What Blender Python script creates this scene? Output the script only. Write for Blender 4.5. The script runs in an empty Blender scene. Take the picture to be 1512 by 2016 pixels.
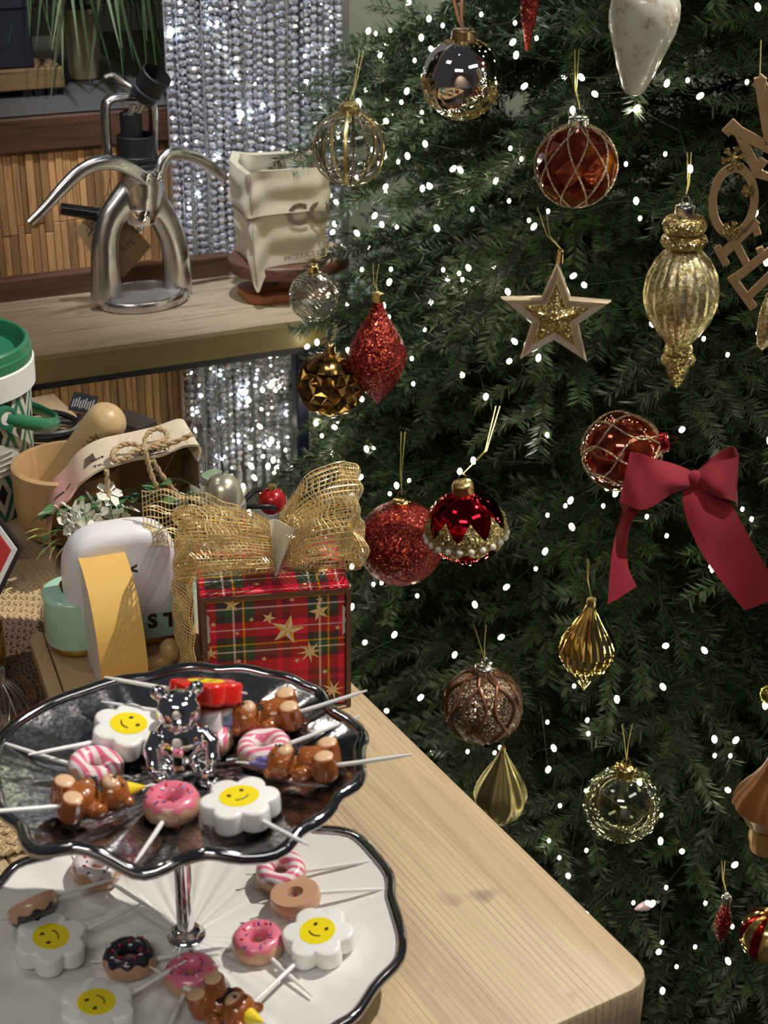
import bpy, bmesh, math, random
import numpy as np
from mathutils import Vector as V, Matrix as M
random.seed(11); rng = np.random.default_rng(11)
pi, cos, sin = math.pi, math.cos, math.sin
C = bpy.context.scene.collection
sc = bpy.context.scene

# ---------------------------------------------------------------- camera
FPX, PITCH, ROLL, CZ = 3000.0, math.radians(26.5), 0.013, 1.40
_R0, _U0, FWD = V((1, 0, 0)), V((0, sin(PITCH), cos(PITCH))), V((0, cos(PITCH), -sin(PITCH)))
RT = cos(ROLL) * _R0 + sin(ROLL) * _U0
UP = -sin(ROLL) * _R0 + cos(ROLL) * _U0
EYE = V((0, 0, CZ))
cd = bpy.data.cameras.new('camera'); cam = bpy.data.objects.new('camera', cd); C.objects.link(cam)
cam.matrix_world = M(((RT.x, UP.x, -FWD.x, 0), (RT.y, UP.y, -FWD.y, 0), (RT.z, UP.z, -FWD.z, CZ), (0, 0, 0, 1)))
cd.sensor_fit = 'VERTICAL'; cd.sensor_height = 36; cd.lens = FPX / 2016 * 36; cd.clip_start = .02
cd.dof.use_dof = True; cd.dof.focus_distance = 1.25; cd.dof.aperture_fstop = 16
sc.camera = cam
# ---------------------------------------------------------------- world, lamps, exposure
w = bpy.data.worlds.new('world'); sc.world = w; w.use_nodes = True
w.node_tree.nodes['Background'].inputs[0].default_value = (.85, .88, 1.0, 1)
w.node_tree.nodes['Background'].inputs[1].default_value = .045
sc.view_settings.view_transform = 'Standard'; sc.view_settings.look = 'None'
sc.view_settings.gamma = 1; sc.view_settings.use_curve_mapping = False
sc.view_settings.exposure = 0.0
try:
    sc.cycles.use_denoising = True
    sc.cycles.sample_clamp_indirect = 4
    sc.cycles.max_bounces = 8; sc.cycles.transparent_max_bounces = 24
    sc.cycles.caustics_reflective = False; sc.cycles.caustics_refractive = False
except Exception: pass
def lamp(kind, name, loc, target, power, col=(1, .93, .82), size=.05, cone=60, blend=.4, sy=None):
    d = bpy.data.lights.new(name, kind); o = bpy.data.objects.new(name, d); C.objects.link(o)
    o.location = loc; d.energy = power; d.color = col
    o.rotation_euler = (V(target) - V(loc)).to_track_quat('-Z', 'Y').to_euler()
    if kind == 'SPOT': d.spot_size = math.radians(cone); d.spot_blend = blend; d.shadow_soft_size = size
    if kind == 'AREA':
        d.size = size
        if sy: d.shape = 'RECTANGLE'; d.size_y = sy
    return o
lamp('SPOT', 'track_spot', (1.02, 1.42, 2.72), (-.20, 1.02, .76), 198, (1, .94, .86), .016, 30, .3)     # ceiling track spot over the display table
lamp('SPOT', 'track_spot', (-1.05, 1.75, 2.72), (-.10, .80, .76), 14, (1, .93, .82), .02, 26, .5)      # second head of the track
lamp('SPOT', 'track_spot', (-.9, .9, 2.7), (-.32, 1.75, .85), 44, (1, .92, .8), .03, 26, .7)           # third head, towards the shelf
lamp('SPOT', 'wall_fill', (.35, 2.1, 2.7), (.05, 2.85, 1.25), 150, (1, .98, .88), .05, 60, .8)          # added unseen spot, brightens the sage wall
lamp('SPOT', 'wall_fill', (-.6, -1.2, 2.75), (-.3, -2.4, 1.3), 150, (1, .93, .86), .05, 80, .8)     # added unseen spot, lights the shop wall for reflections
lamp('AREA', 'fill_light', (-.5, -1.0, 2.8), (-.1, 1.2, .8), 14, (1, .95, .88), 1.2, sy=.35)  # unseen fill added from the front, lifts the shaded faces
lamp('AREA', 'fill_light', (1.3, .1, 2.8), (.3, 1.4, .7), 6, (1, .95, .88), 1.2, sy=.35)  # second added fill, towards the tree
lamp('AREA', 'fill_light', (-1.2, .9, 2.7), (-.35, 1.75, .85), 2, (1, .93, .84), .5, sy=.3)  # small added fill for the shelf
lamp('SPOT', 'curtain_fill', (-.15, 1.35, 2.6), (-.1, 2.08, .95), 130, (.85, .9, 1), .04, 32, .6)    # added cool spot that brightens the crystal curtain

def ray(px, py):
    u, v = (px - 756) / FPX, (1008 - py) / FPX
    return FWD + u * RT + v * UP
def at_z(px, py, z):
    d = ray(px, py); return EYE + d * ((z - CZ) / d.z)
def at_y(px, py, y):
    d = ray(px, py); return EYE + d * (y / d.y)
def at_d(px, py, dep):                # depth along the optical axis
    return EYE + ray(px, py) * dep
def proj(p):
    q = V(p) - EYE; f = q.dot(FWD); return 756 + FPX * q.dot(RT) / f, 1008 - FPX * q.dot(UP) / f, f
def z_for(p, py):                     # height above p at which the vertical through p shows at row py
    lo, hi = p[2] - .5, p[2] + .9
    for _ in range(50):
        m = (lo + hi) / 2
        if proj((p[0], p[1], m))[1] > py: lo = m
        else: hi = m
    return lo

# ---------------------------------------------------------------- mesh helpers
class MB:
    def __init__(s): s.v, s.f, s.m, s.mi = [], [], [], 0
    def add(s, vs, fs):
        o = len(s.v); s.v += [tuple(x) for x in vs]; s.f += [tuple(i + o for i in f) for f in fs]; s.m += [s.mi] * len(fs); return s
    def xf(s, mat, start=0):
        s.v[start:] = [tuple(mat @ V(x)) for x in s.v[start:]]; return s
    def box(s, c, d, mat=None, bev=0):
        x, y, z = d[0] / 2, d[1] / 2, d[2] / 2
        if bev <= 0:
            vs = [(a * x, b * y, e * z) for a in (-1, 1) for b in (-1, 1) for e in (-1, 1)]
            fs = [(0, 1, 3, 2), (4, 6, 7, 5), (0, 4, 5, 1), (2, 3, 7, 6), (0, 2, 6, 4), (1, 5, 7, 3)]
        else:
            bm = bmesh.new(); bmesh.ops.create_cube(bm, size=1)
            for q in bm.verts: q.co = V((q.co.x * d[0], q.co.y * d[1], q.co.z * d[2]))
            bmesh.ops.bevel(bm, geom=bm.edges[:], offset=bev, segments=2, profile=.5, affect='EDGES')
            bm.verts.index_update(); vs = [q.co[:] for q in bm.verts]; fs = [[q.index for q in f.verts] for f in bm.faces]; bm.free()
        T = M.Translation(c) @ (mat.to_4x4() if mat else M.Identity(4))
        return s.add([T @ V(q) for q in vs], fs)
    def lathe(s, prof, n=32, c=(0, 0, 0), cap0=True, cap1=True, rf=None):
        vs, fs = [], []
        for i, (r, z) in enumerate(prof):
            for k in range(n):
                a = 2 * pi * k / n; q = r * (rf(a, i / (len(prof) - 1)) if rf else 1)
                vs.append((c[0] + q * cos(a), c[1] + q * sin(a), c[2] + z))
        for i in range(len(prof) - 1):
            for k in range(n):
                b = (k + 1) % n; fs.append((i * n + k, i * n + b, (i + 1) * n + b, (i + 1) * n + k))
        if cap0: fs.append(tuple(range(n))[::-1])
        if cap1: fs.append(tuple((len(prof) - 1) * n + k for k in range(n)))
        return s.add(vs, fs)
    def tube(s, pts, r, n=8, closed=False, ex=1, up=None):
        pts = [V(p) for p in pts]; N = len(pts); rr = r if isinstance(r, (list, tuple)) else [r] * N
        tan = []
        for i in range(N):
            a, b = (pts[(i - 1) % N], pts[(i + 1) % N]) if closed else (pts[max(i - 1, 0)], pts[min(i + 1, N - 1)])
            t = b - a; tan.append(t.normalized() if t.length > 1e-9 else V((0, 0, 1)))
        nrm = V(up) if up else (V((0, 0, 1)) if abs(tan[0].z) < .9 else V((1, 0, 0)))
        vs, fs = [], []
        for i in range(N):
            if up: nrm = V(up)
            nrm = nrm - tan[i] * nrm.dot(tan[i])
            nrm = nrm.normalized() if nrm.length > 1e-6 else tan[i].orthogonal().normalized()
            bi = tan[i].cross(nrm)
            for k in range(n):
                a = 2 * pi * k / n; vs.append(pts[i] + (nrm * cos(a) * ex + bi * sin(a)) * rr[i])
        for i in range(N if closed else N - 1):
            j = (i + 1) % N
            for k in range(n):
                b = (k + 1) % n; fs.append((i * n + k, i * n + b, j * n + b, j * n + k))
        if not closed: fs += [tuple(range(n))[::-1], tuple((N - 1) * n + k for k in range(n))]
        return s.add(vs, fs)
    def ball(s, c, r, nu=16, nv=10, mat=None):
        R = (r, r, r) if not hasattr(r, '__len__') else r
        vs = [(0, 0, -R[2])]
        for j in range(1, nv):
            t = -pi / 2 + pi * j / nv
            vs += [(R[0] * cos(t) * cos(2 * pi * k / nu), R[1] * cos(t) * sin(2 * pi * k / nu), R[2] * sin(t)) for k in range(nu)]
        vs.append((0, 0, R[2])); fs = []
        for k in range(nu):
            b = (k + 1) % nu; fs.append((0, 1 + b, 1 + k)); l = 1 + (nv - 2) * nu; fs.append((l + k, l + b, len(vs) - 1))
            for j in range(nv - 2): o = 1 + j * nu; fs.append((o + k, o + b, o + nu + b, o + nu + k))
        T = M.Translation(c) @ (mat.to_4x4() if mat else M.Identity(4))
        return s.add([T @ V(q) for q in vs], fs)
    def prism(s, poly, z0, z1, bev=0, seg=3):     # polygon in xy, rounded shoulders by insetting
        P = [V((p[0], p[1])) for p in poly]; n = len(P)
        def inset(d):
            out = []
            for i in range(n):
                a, b, c = P[i - 1], P[i], P[(i + 1) % n]
                n1 = V((-(b - a).y, (b - a).x)); n2 = V((-(c - b).y, (c - b).x))
                n1 = n1.normalized() if n1.length else n1; n2 = n2.normalized() if n2.length else n2
                m = n1 + n2; L = m.length
                m = m / L if L > 1e-6 else n1
                out.append(b + m * (d / max(.45, m.dot(n1) if n1.length else 1)))
            return out
        rows = []
        if bev > 0:
            for k in range(seg + 1): t = pi / 2 * k / seg; rows.append((bev * (1 - sin(t)), z0 + bev * (1 - cos(t))))
            for k in range(seg + 1): t = pi / 2 * k / seg; rows.append((bev * (1 - cos(t)), z1 - bev * (1 - sin(t))))
        else: rows = [(0, z0), (0, z1)]
        vs, fs = [], []
        for d, z in rows: vs += [(q.x, q.y, z) for q in (inset(d) if d else P)]
        for i in range(len(rows) - 1):
            for k in range(n): b = (k + 1) % n; fs.append((i * n + k, i * n + b, (i + 1) * n + b, (i + 1) * n + k))
        fs += [tuple(range(n))[::-1], tuple((len(rows) - 1) * n + k for k in range(n))]
        return s.add(vs, fs)
    def grid(s, fn, nu, nv, cu=False, cv=False):
        vs = [fn(i / (nu if cu else nu - 1), j / (nv if cv else nv - 1)) for i in range(nu) for j in range(nv)]
        fs = [(i * nv + j, ((i + 1) % nu) * nv + j, ((i + 1) % nu) * nv + (j + 1) % nv, i * nv + (j + 1) % nv)
              for i in range(nu if cu else nu - 1) for j in range(nv if cv else nv - 1)]
        return s.add(vs, fs)
    def sheet(s, fn, nu, nv, th):                 # a grid with thickness th along its normals
        P = [[V(fn(i / (nu - 1), j / (nv - 1))) for j in range(nv)] for i in range(nu)]
        def nm(i, j):
            a = P[min(i + 1, nu - 1)][j] - P[max(i - 1, 0)][j]; b = P[i][min(j + 1, nv - 1)] - P[i][max(j - 1, 0)]
            q = a.cross(b); return q.normalized() if q.length > 1e-12 else V((0, 0, 1))
        A = [P[i][j] + nm(i, j) * th / 2 for i in range(nu) for j in range(nv)]
        B = [P[i][j] - nm(i, j) * th / 2 for i in range(nu) for j in range(nv)]
        N = nu * nv; fs = []
        for i in range(nu - 1):
            for j in range(nv - 1):
                q = (i * nv + j, (i + 1) * nv + j, (i + 1) * nv + j + 1, i * nv + j + 1); fs += [q, tuple(k + N for k in q[::-1])]
        ring = [j for j in range(nv)] + [i * nv + nv - 1 for i in range(1, nu)] + [(nu - 1) * nv + j for j in range(nv - 2, -1, -1)] + [i * nv for i in range(nu - 2, 0, -1)]
        fs += [(ring[k], ring[(k + 1) % len(ring)], ring[(k + 1) % len(ring)] + N, ring[k] + N) for k in range(len(ring))]
        return s.add(A + B, fs)
    def mesh(s, name, mats, ang=40):
        me = bpy.data.meshes.new(name); me.from_pydata(s.v, [], s.f)
        for m in (mats if isinstance(mats, (list, tuple)) else [mats]): me.materials.append(m)
        if any(s.m): me.polygons.foreach_set('material_index', s.m)
        if ang:
            me.polygons.foreach_set('use_smooth', [True] * len(s.f))
            me.update(); me.set_sharp_from_angle(angle=math.radians(ang))
        me.update(); return me
    def build(s, name, mats, parent=None, ang=40, loc=None, rot=None, fix=True):
        me = s.mesh(name, mats, ang)
        if fix:
            bm = bmesh.new(); bm.from_mesh(me); bmesh.ops.recalc_face_normals(bm, faces=bm.faces); bm.to_mesh(me); bm.free()
        return put(name, me, parent, loc, rot)
def put(name, me, parent=None, loc=None, rot=None):
    o = bpy.data.objects.new(name, me); C.objects.link(o)
    if parent: o.parent = parent
    if loc is not None: o.location = loc
    if rot is not None: o.rotation_euler = rot
    return o
def tag(o, label=None, cat=None, group=None, kind=None):
    if label: o['label'] = label
    if cat: o['category'] = cat
    if group: o['group'] = group
    if kind: o['kind'] = kind
    return o
def thing(name, label, cat, loc=(0, 0, 0), rot=(0, 0, 0), group=None):
    o = bpy.data.objects.new(name, None); C.objects.link(o); o.location = loc; o.empty_display_size = .02
    if isinstance(rot, M): o.rotation_euler = rot.to_euler()
    else: o.rotation_euler = rot if hasattr(rot, '__len__') else (0, 0, rot)
    return tag(o, label, cat, group)
def fused(mb, vox, smooth=4):         # one continuous surface out of overlapping shapes
    me = mb.mesh('tmp', []); o = bpy.data.objects.new('tmp', me); C.objects.link(o)
    r = o.modifiers.new('r', 'REMESH'); r.mode = 'VOXEL'; r.voxel_size = vox
    if smooth: q = o.modifiers.new('s', 'SMOOTH'); q.iterations = smooth; q.factor = .5
    dg = bpy.context.evaluated_depsgraph_get(); dg.update()
    me2 = bpy.data.meshes.new_from_object(o.evaluated_get(dg)); bpy.data.objects.remove(o)
    me2.polygons.foreach_set('use_smooth', [True] * len(me2.polygons)); me2.update(); return me2
def txt(name, s, size, mat, parent, loc, rot, depth=.0004, spacing=1, fat=0):
    c = bpy.data.curves.new('t', 'FONT'); c.body = s; c.size = size; c.extrude = depth; c.align_x = 'CENTER'; c.align_y = 'CENTER'; c.space_character = spacing
    c.resolution_u = 3; c.offset = fat
    o = bpy.data.objects.new('t', c); C.objects.link(o)
    dg = bpy.context.evaluated_depsgraph_get(); me = bpy.data.meshes.new_from_object(o.evaluated_get(dg)); bpy.data.objects.remove(o)
    me.materials.clear(); me.materials.append(mat)
    q = put(name, me, parent, loc)
    q.rotation_euler = rot.to_euler() if isinstance(rot, M) else rot
    return q
def arc(c, r, a0, a1, n, f=None):
    return [V(c) + r * f(a0 + (a1 - a0) * k / (n - 1)) for k in range(n)]
def catmull(P, n=8, closed=False):
    P = [V(p) for p in P]; out = []; N = len(P)
    for i in range(N if closed else N - 1):
        g = (lambda k: P[k % N]) if closed else (lambda k: P[max(0, min(N - 1, k))])
        p0, p1, p2, p3 = g(i - 1), g(i), g(i + 1), g(i + 2)
        for k in range(n):
            t = k / n; out.append(.5 * ((2 * p1) + (p2 - p0) * t + (2 * p0 - 5 * p1 + 4 * p2 - p3) * t * t + (3 * p1 - p0 - 3 * p2 + p3) * t ** 3))
    if not closed: out.append(P[-1])
    return out
def basis(x, y, z): return M((x, y, z)).transposed()

# ---------------------------------------------------------------- materials
def mat(name, col, rough=.5, metal=0, **k):
    m = bpy.data.materials.get(name)
    if m: return m
    m = bpy.data.materials.new(name); m.use_nodes = True
    b = m.node_tree.nodes['Principled BSDF']
    b.inputs['Base Color'].default_value = (*col, 1); b.inputs['Roughness'].default_value = rough; b.inputs['Metallic'].default_value = metal
    for n, v in k.items():
        n = {'trans': 'Transmission Weight', 'ior': 'IOR', 'coat': 'Coat Weight', 'coatr': 'Coat Roughness', 'sss': 'Subsurface Weight', 'emit': 'Emission Strength', 'ecol': 'Emission Color', 'alpha': 'Alpha', 'spec': 'Specular IOR Level', 'sheen': 'Sheen Weight', 'film': 'Thin Film Thickness', 'ssr': 'Subsurface Radius', 'sscale': 'Subsurface Scale'}[n]
        b.inputs[n].default_value = (*v, 1) if n == 'Emission Color' else v
    return m
def lk(m, a, b): m.node_tree.links.new(a, b)
def nd(m, t, **k):
    n = m.node_tree.nodes.new('ShaderNode' + t)
    for a, v in k.items():
        if a.startswith('i_'):
            a = a[2:]; n.inputs[int(a) if a.isdigit() else a.replace('_', ' ')].default_value = v
        else: setattr(n, a, v)
    return n
def bsdf(m): return m.node_tree.nodes['Principled BSDF']
def ramp(m, fac, stops):
    r = nd(m, 'ValToRGB'); e = r.color_ramp.elements
    while len(e) > 1: e.remove(e[-1])
    e[0].position = stops[0][0]; e[0].color = (*stops[0][1], 1)
    for p, c in stops[1:]: q = e.new(p); q.color = (*c, 1)
    lk(m, fac, r.inputs[0]); return r.outputs[0]
def coords(m, scale=(1, 1, 1), rot=(0, 0, 0), loc=(0, 0, 0)):
    t = nd(m, 'TexCoord'); mp = nd(m, 'Mapping'); lk(m, t.outputs['Object'], mp.inputs[0])
    mp.inputs['Scale'].default_value = scale; mp.inputs['Rotation'].default_value = rot; mp.inputs['Location'].default_value = loc
    return mp.outputs[0]
def noise(m, vec, scale, detail=4, rough=.55, dist=0):
    n = nd(m, 'TexNoise', i_Scale=scale, i_Detail=detail, i_Roughness=rough, i_Distortion=dist); lk(m, vec, n.inputs['Vector']); return n.outputs['Fac']
def bump(m, h, strength=.3, dist=.002):
    b = nd(m, 'Bump', i_Strength=strength, i_Distance=dist); lk(m, h, b.inputs['Height']); lk(m, b.outputs[0], bsdf(m).inputs['Normal']); return b
def mix(m, f, a, b, mode='MIX'):
    n = nd(m, 'Mix', data_type='RGBA', blend_type=mode)
    for s, v in ((0, f), (6, a), (7, b)):
        if hasattr(v, 'is_linked') or hasattr(v, 'links'): lk(m, v, n.inputs[s])
        elif s == 0: n.inputs[0].default_value = v
        else: n.inputs[s].default_value = (*v, 1)
    return n.outputs[2]
def math_(m, op, a, b=None, c=None):
    n = nd(m, 'Math', operation=op)
    for i, v in enumerate((a, b, c)):
        if v is None: continue
        if hasattr(v, 'links'): lk(m, v, n.inputs[i])
        else: n.inputs[i].default_value = v
    return n.outputs[0]
def objrand(m): return nd(m, 'ObjectInfo').outputs['Random']
def wood(name, light, dark, axis=0, sc_=1.0, rough=.5, line=.55, spots=0, rnd=.0, rings=0):
    """grain runs along the object's axis 0/1/2"""
    m = mat(name, light, rough)
    s = [14 * sc_] * 3; s[axis] = .9 * sc_
    v = coords(m, s)
    if rnd:
        a = nd(m, 'VectorMath', operation='ADD'); q = nd(m, 'CombineXYZ'); r = math_(m, 'MULTIPLY', objrand(m), 37.0)
        for k in range(3): lk(m, r, q.inputs[k])
        lk(m, v, a.inputs[0]); lk(m, q.outputs[0], a.inputs[1]); v = a.outputs[0]
    n1 = noise(m, v, 2.2, 6, .6, .4); n2 = noise(m, v, 11, 3, .6)
    mid = tuple((l * .6 + d * .4) for l, d in zip(light, dark))
    c = ramp(m, n1, [(.3, mid), (.5, light), (.72, tuple(min(1, l * 1.12) for l in light))])
    ln = ramp(m, n2, [(line - .2, (1, 1, 1)), (line, (0, 0, 0))])
    lf = math_(m, 'MULTIPLY', ln, .75)
    c = mix(m, lf, c, dark)
    if rings:
        wv = nd(m, 'TexWave', bands_direction='XYZ'[(axis + 1) % 3], i_Scale=rings, i_Distortion=5.0, i_Detail=4.0, i_Detail_Scale=.35); sv_ = [1, 1, 1]; sv_[axis] = .06
        lk(m, coords(m, sv_), wv.inputs['Vector']); wf = ramp(m, wv.outputs['Fac'], [(.89, (0, 0, 0)), (.985, (1, 1, 1))])
        msk = ramp(m, noise(m, v, 1.1, 4, .6), [(.36, (0, 0, 0)), (.62, (1, 1, 1))])
        c = mix(m, math_(m, 'MULTIPLY', math_(m, 'MULTIPLY', wf, msk), .62), c, dark)
    if spots:
        sp = ramp(m, noise(m, coords(m, (1, 1, 1)), spots, 2, .4), [(.69, (0, 0, 0)), (.76, (1, 1, 1))])
        c = mix(m, math_(m, 'MULTIPLY', sp, .7), c, dark)
    if rnd:
        h = nd(m, 'HueSaturation'); lk(m, c, h.inputs['Color'])
        mr = nd(m, 'MapRange', i_3=1 - rnd, i_4=1 + rnd); lk(m, objrand(m), mr.inputs[0]); lk(m, mr.outputs[0], h.inputs['Value']); c = h.outputs[0]
    lk(m, c, bsdf(m).inputs['Base Color']); bump(m, n2, .25, .001); return m
def glitter(name, col, col2, scale=700, rough=.3, metal=.7):
    m = mat(name, col, rough, metal)
    t = nd(m, 'TexVoronoi', i_Scale=scale); lk(m, coords(m), t.inputs['Vector'])
    c = ramp(m, t.outputs['Color'], [(.15, tuple(x * .55 for x in col)), (.6, col), (.9, col2)])
    lk(m, c, bsdf(m).inputs['Base Color'])
    # each flake has its own tilt
    vm = nd(m, 'VectorMath', operation='SUBTRACT'); lk(m, t.outputs['Color'], vm.inputs[0]); vm.inputs[1].default_value = (.5, .5, .5)
    vs = nd(m, 'VectorMath', operation='SCALE', i_Scale=1.1); lk(m, vm.outputs[0], vs.inputs[0])
    g = nd(m, 'NewGeometry'); va = nd(m, 'VectorMath', operation='ADD'); lk(m, g.outputs['Normal'], va.inputs[0]); lk(m, vs.outputs[0], va.inputs[1])
    vn = nd(m, 'VectorMath', operation='NORMALIZE'); lk(m, va.outputs[0], vn.inputs[0]); lk(m, vn.outputs[0], bsdf(m).inputs['Normal'])
    return m
def glass(name, col, rough=.02, mixf=.25, gcol=None):
    """thin blown glass: see-through with a glossy skin"""
    m = mat(name, col); nt = m.node_tree; out = nt.nodes['Material Output']
    tr = nd(m, 'BsdfTransparent'); tr.inputs[0].default_value = (*col, 1)
    gl = nd(m, 'BsdfGlossy', i_Roughness=rough); gl.inputs[0].default_value = (*(gcol or (1, 1, 1)), 1)
    fr = nd(m, 'LayerWeight', i_Blend=mixf); ms = nd(m, 'MixShader')
    lk(m, math_(m, 'MINIMUM', math_(m, 'ADD', fr.outputs['Fresnel'], .05), .8), ms.inputs[0]); lk(m, tr.outputs[0], ms.inputs[1]); lk(m, gl.outputs[0], ms.inputs[2]); lk(m, ms.outputs[0], out.inputs[0])
    return m
WHITE = mat('white_plastic', (.8, .8, .78), .35, sss=.0)
STICK = mat('stick_plastic', (.85, .85, .83), .4)
BLACK = mat('black_plastic', (.012, .012, .014), .4)
GOLD = mat('polished_gold', (.83, .62, .27), .16, 1)
DGOLD = mat('dull_gold', (.6, .46, .2), .35, 1)
CHROME = mat('chrome', (.8, .8, .82), .05, 1)
# ================================================================ setting
TH = math.radians(24.3); WE = V((cos(TH), sin(TH), 0)); WN = V((-sin(TH), cos(TH), 0))
_o = at_z(103, 752, .757); WO = V((_o.x, _o.y, 0))
def W(s, t, z): return WO + s * WE + t * WN + V((0, 0, z))
def wloc(p): q = V(p) - WO; return V((q.dot(WE), q.dot(WN), p[2]))
def on_t(px, py, t):
    d = ray(px, py); P = W(0, t, 0); k = (P - EYE).dot(WN) / d.dot(WN); return wloc(EYE + d * k)
SHZ = .787                                             # shelf top
LIP = wloc(at_z(188, 572, SHZ)).y                      # shelf depth at the foot of the back rail
TS = LIP + .062                                        # face of the slatted counter

def wallmat(name, col):
    m = mat(name, col, .85); n = noise(m, coords(m), 6, 3); lk(m, ramp(m, n, [(.3, tuple(c * .92 for c in col)), (.7, col)]), bsdf(m).inputs['Base Color']); return m
M_floor = mat('dark_floor', (.07, .06, .055), .45)
lk(M_floor, ramp(M_floor, noise(M_floor, coords(M_floor), 5, 6), [(.3, (.05, .043, .04)), (.7, (.09, .08, .07))]), bsdf(M_floor).inputs['Base Color'])
tag(MB().box((0, 1.2, -.025), (5, 6, .05)).build('floor', M_floor, ang=0), kind='structure')
def wbox(mb, s0, s1, t0, t1, z0, z1, bev=0):           # box given in the wall frame
    return mb.box(((s0 + s1) / 2, (t0 + t1) / 2, (z0 + z1) / 2), (s1 - s0, t1 - t0, z1 - z0), None, bev)
RZ = (0, 0, TH)
tag(wbox(MB(), -2.2, 2.6, .95, 1.0, 0, 3).build('wall_back', wallmat('sage_wall', (.36, .38, .29)), None, 0, WO, RZ), kind='structure')
tag(MB().box((0, -2.45, 1.5), (5, .06, 3)).build('wall_front', wallmat('cream_wall', (.62, .55, .48)), None, 0), kind='structure')
_a, _b = on_t(655, 60, .34).x, on_t(689, 60, .34).x
tag(wbox(MB(), _a - .03, _b, .34, .40, 0, 2.6, .002).build('trim_1', wallmat('white_trim', (.62, .62, .6)), None, 0, WO, RZ), kind='structure')
WX = on_t(470, 100, .84).x
wn = tag(wbox(MB(), -1.2, WX, .84, .86, 1.02, 2.2).build('window_1', mat('night_glass', (.02, .02, .023), .12), None, 0, WO, RZ), kind='structure')
M_frame = mat('dark_frame', (.03, .028, .026), .5)
for q in ((-1.2, WX, 1.0, 1.04), (-1.2, WX, 2.18, 2.22)): wbox(MB(), q[0], q[1], .83, .88, q[2], q[3]).build('window_frame', M_frame, wn, 0)

# ---------------------------------------------------------------- bar counter faced with teak slats
bz0, bz1 = on_t(100, 298, TS).z, on_t(100, 219, TS).z
SR = on_t(371, 600, TS).x
ctr = thing('bar_counter', 'bar counter with a dark timber top and a front of upright teak slats', 'counter', WO, RZ)
M_slat = wood('teak_slat', (.52, .29, .125), (.16, .07, .03), 2, 1.6, .5, .48, 0, .40)
M_beam = wood('dark_beam', (.10, .045, .022), (.018, .01, .007), 0, 1, .5, .52, 9)
wbox(MB(), -1.1, SR, TS + .012, TS + .5, 0, bz0).build('carcass', mat('dark_carcass', (.03, .018, .012), .8), ctr, 0)
wbox(MB(), -1.1, SR - .005, TS - .006, TS + .55, bz0, bz1 - .003, .004).build('counter_top', M_beam, ctr, 0)
wbox(MB(), -1.1, SR - .005, TS - .005, TS + .55, bz1 - .003, bz1, .001).build('top_sheet', mat('grey_laminate', (.075, .072, .068), .5), ctr, 0)
s = -.17; zs = [.42, .58, .70, .84, bz0]
wid = [.0075, .009, .0105]
meshes = {}
while s < SR - .004:
    for k in range(2):
        wd = wid[random.randrange(3)] if k == 0 else wd
        z0, z1 = ((.42, .862), (.862, bz0))[k]
        if k == 0: z0 = .42; z1 = .862 + random.choice((-.012, 0, .0))
        else: z0 = z1p
        z1p = z1
        key = (wd, round(z1 - z0, 3))
        if key not in meshes: meshes[key] = MB().box((0, 0, 0), (wd - .0007, .012, z1 - z0 - .0008), None, .0007).mesh('slat', M_slat, 0)
        put('slat', meshes[key], ctr, (s + wd / 2, TS + .006 + random.uniform(-.0012, .0012), (z0 + z1) / 2))
    s += wd
# ---------------------------------------------------------------- plinth under the curtain
pl = thing('display_plinth', 'low grey plinth below the hem of the crystal curtain', 'plinth', W(0, 0, 0), RZ)
PZ = on_t(620, 948, TS).z
wbox(MB(), SR + .002, 1.2, .12, TS + .12, 0, PZ - .02).build('body', mat('grey_paint', (.16, .155, .15), .7), pl, 0)
wbox(MB(), SR + .002, 1.21, .10, TS + .13, PZ - .02, PZ, .003).build('top_board', mat('grey_top', (.2, .19, .18), .5), pl, 0)
# ---------------------------------------------------------------- crystal bead curtain
cur = thing('crystal_curtain', 'sparkling curtain of clear crystal bead strands beside the teak slats', 'curtain', WO, RZ)
M_bead = mat('crystal', (.80, .81, .88), .06, .55, coat=.6, spec=.9)
lk(M_bead, ramp(M_bead, noise(M_bead, coords(M_bead), 160, 1), [(.36, (.40, .41, .50)), (.5, (.80, .81, .90)), (.64, (.98, .98, 1))]), bsdf(M_bead).inputs['Base Color'])
b0 = MB().ball((0, 0, 0), (1, 1, .92), 6, 4); bv = np.array(b0.v); bf = b0.f
def bead_cloud(P, R, name, mats, par, sq=None):
    n = len(P); P = np.array(P); R = np.array(R); ang = rng.uniform(0, 2 * pi, n); tl = rng.uniform(-1.3, 1.3, n)
    ca, sa, ct, st = np.cos(ang)[:, None], np.sin(ang)[:, None], np.cos(tl)[:, None], np.sin(tl)[:, None]
    x, y, z = bv[:, 0][None], bv[:, 1][None], bv[:, 2][None]
    y, z = y * ct - z * st, y * st + z * ct
    X, Y = x * ca - y * sa, x * sa + y * ca
    if sq is not None: z = z * np.array(sq)[:, None]
    vs = np.stack([X * R[:, None] + P[:, 0:1], Y * R[:, None] + P[:, 1:2], z * R[:, None] + P[:, 2:3]], -1).reshape(-1, 3)
    nb = len(bv); fs = [tuple(i + k * nb for i in f) for k in range(n) for f in bf]
    me = bpy.data.meshes.new(name); me.from_pydata(vs.tolist(), [], fs); me.materials.append(mats); me.update()
    return put(name, me, par)
cl, cr = on_t(318, 0, TS - .03).x, on_t(672, 150, TS - .03).x
P, R, Q, SQ = [], [], [], []
th = MB()
nst = 0
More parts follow.
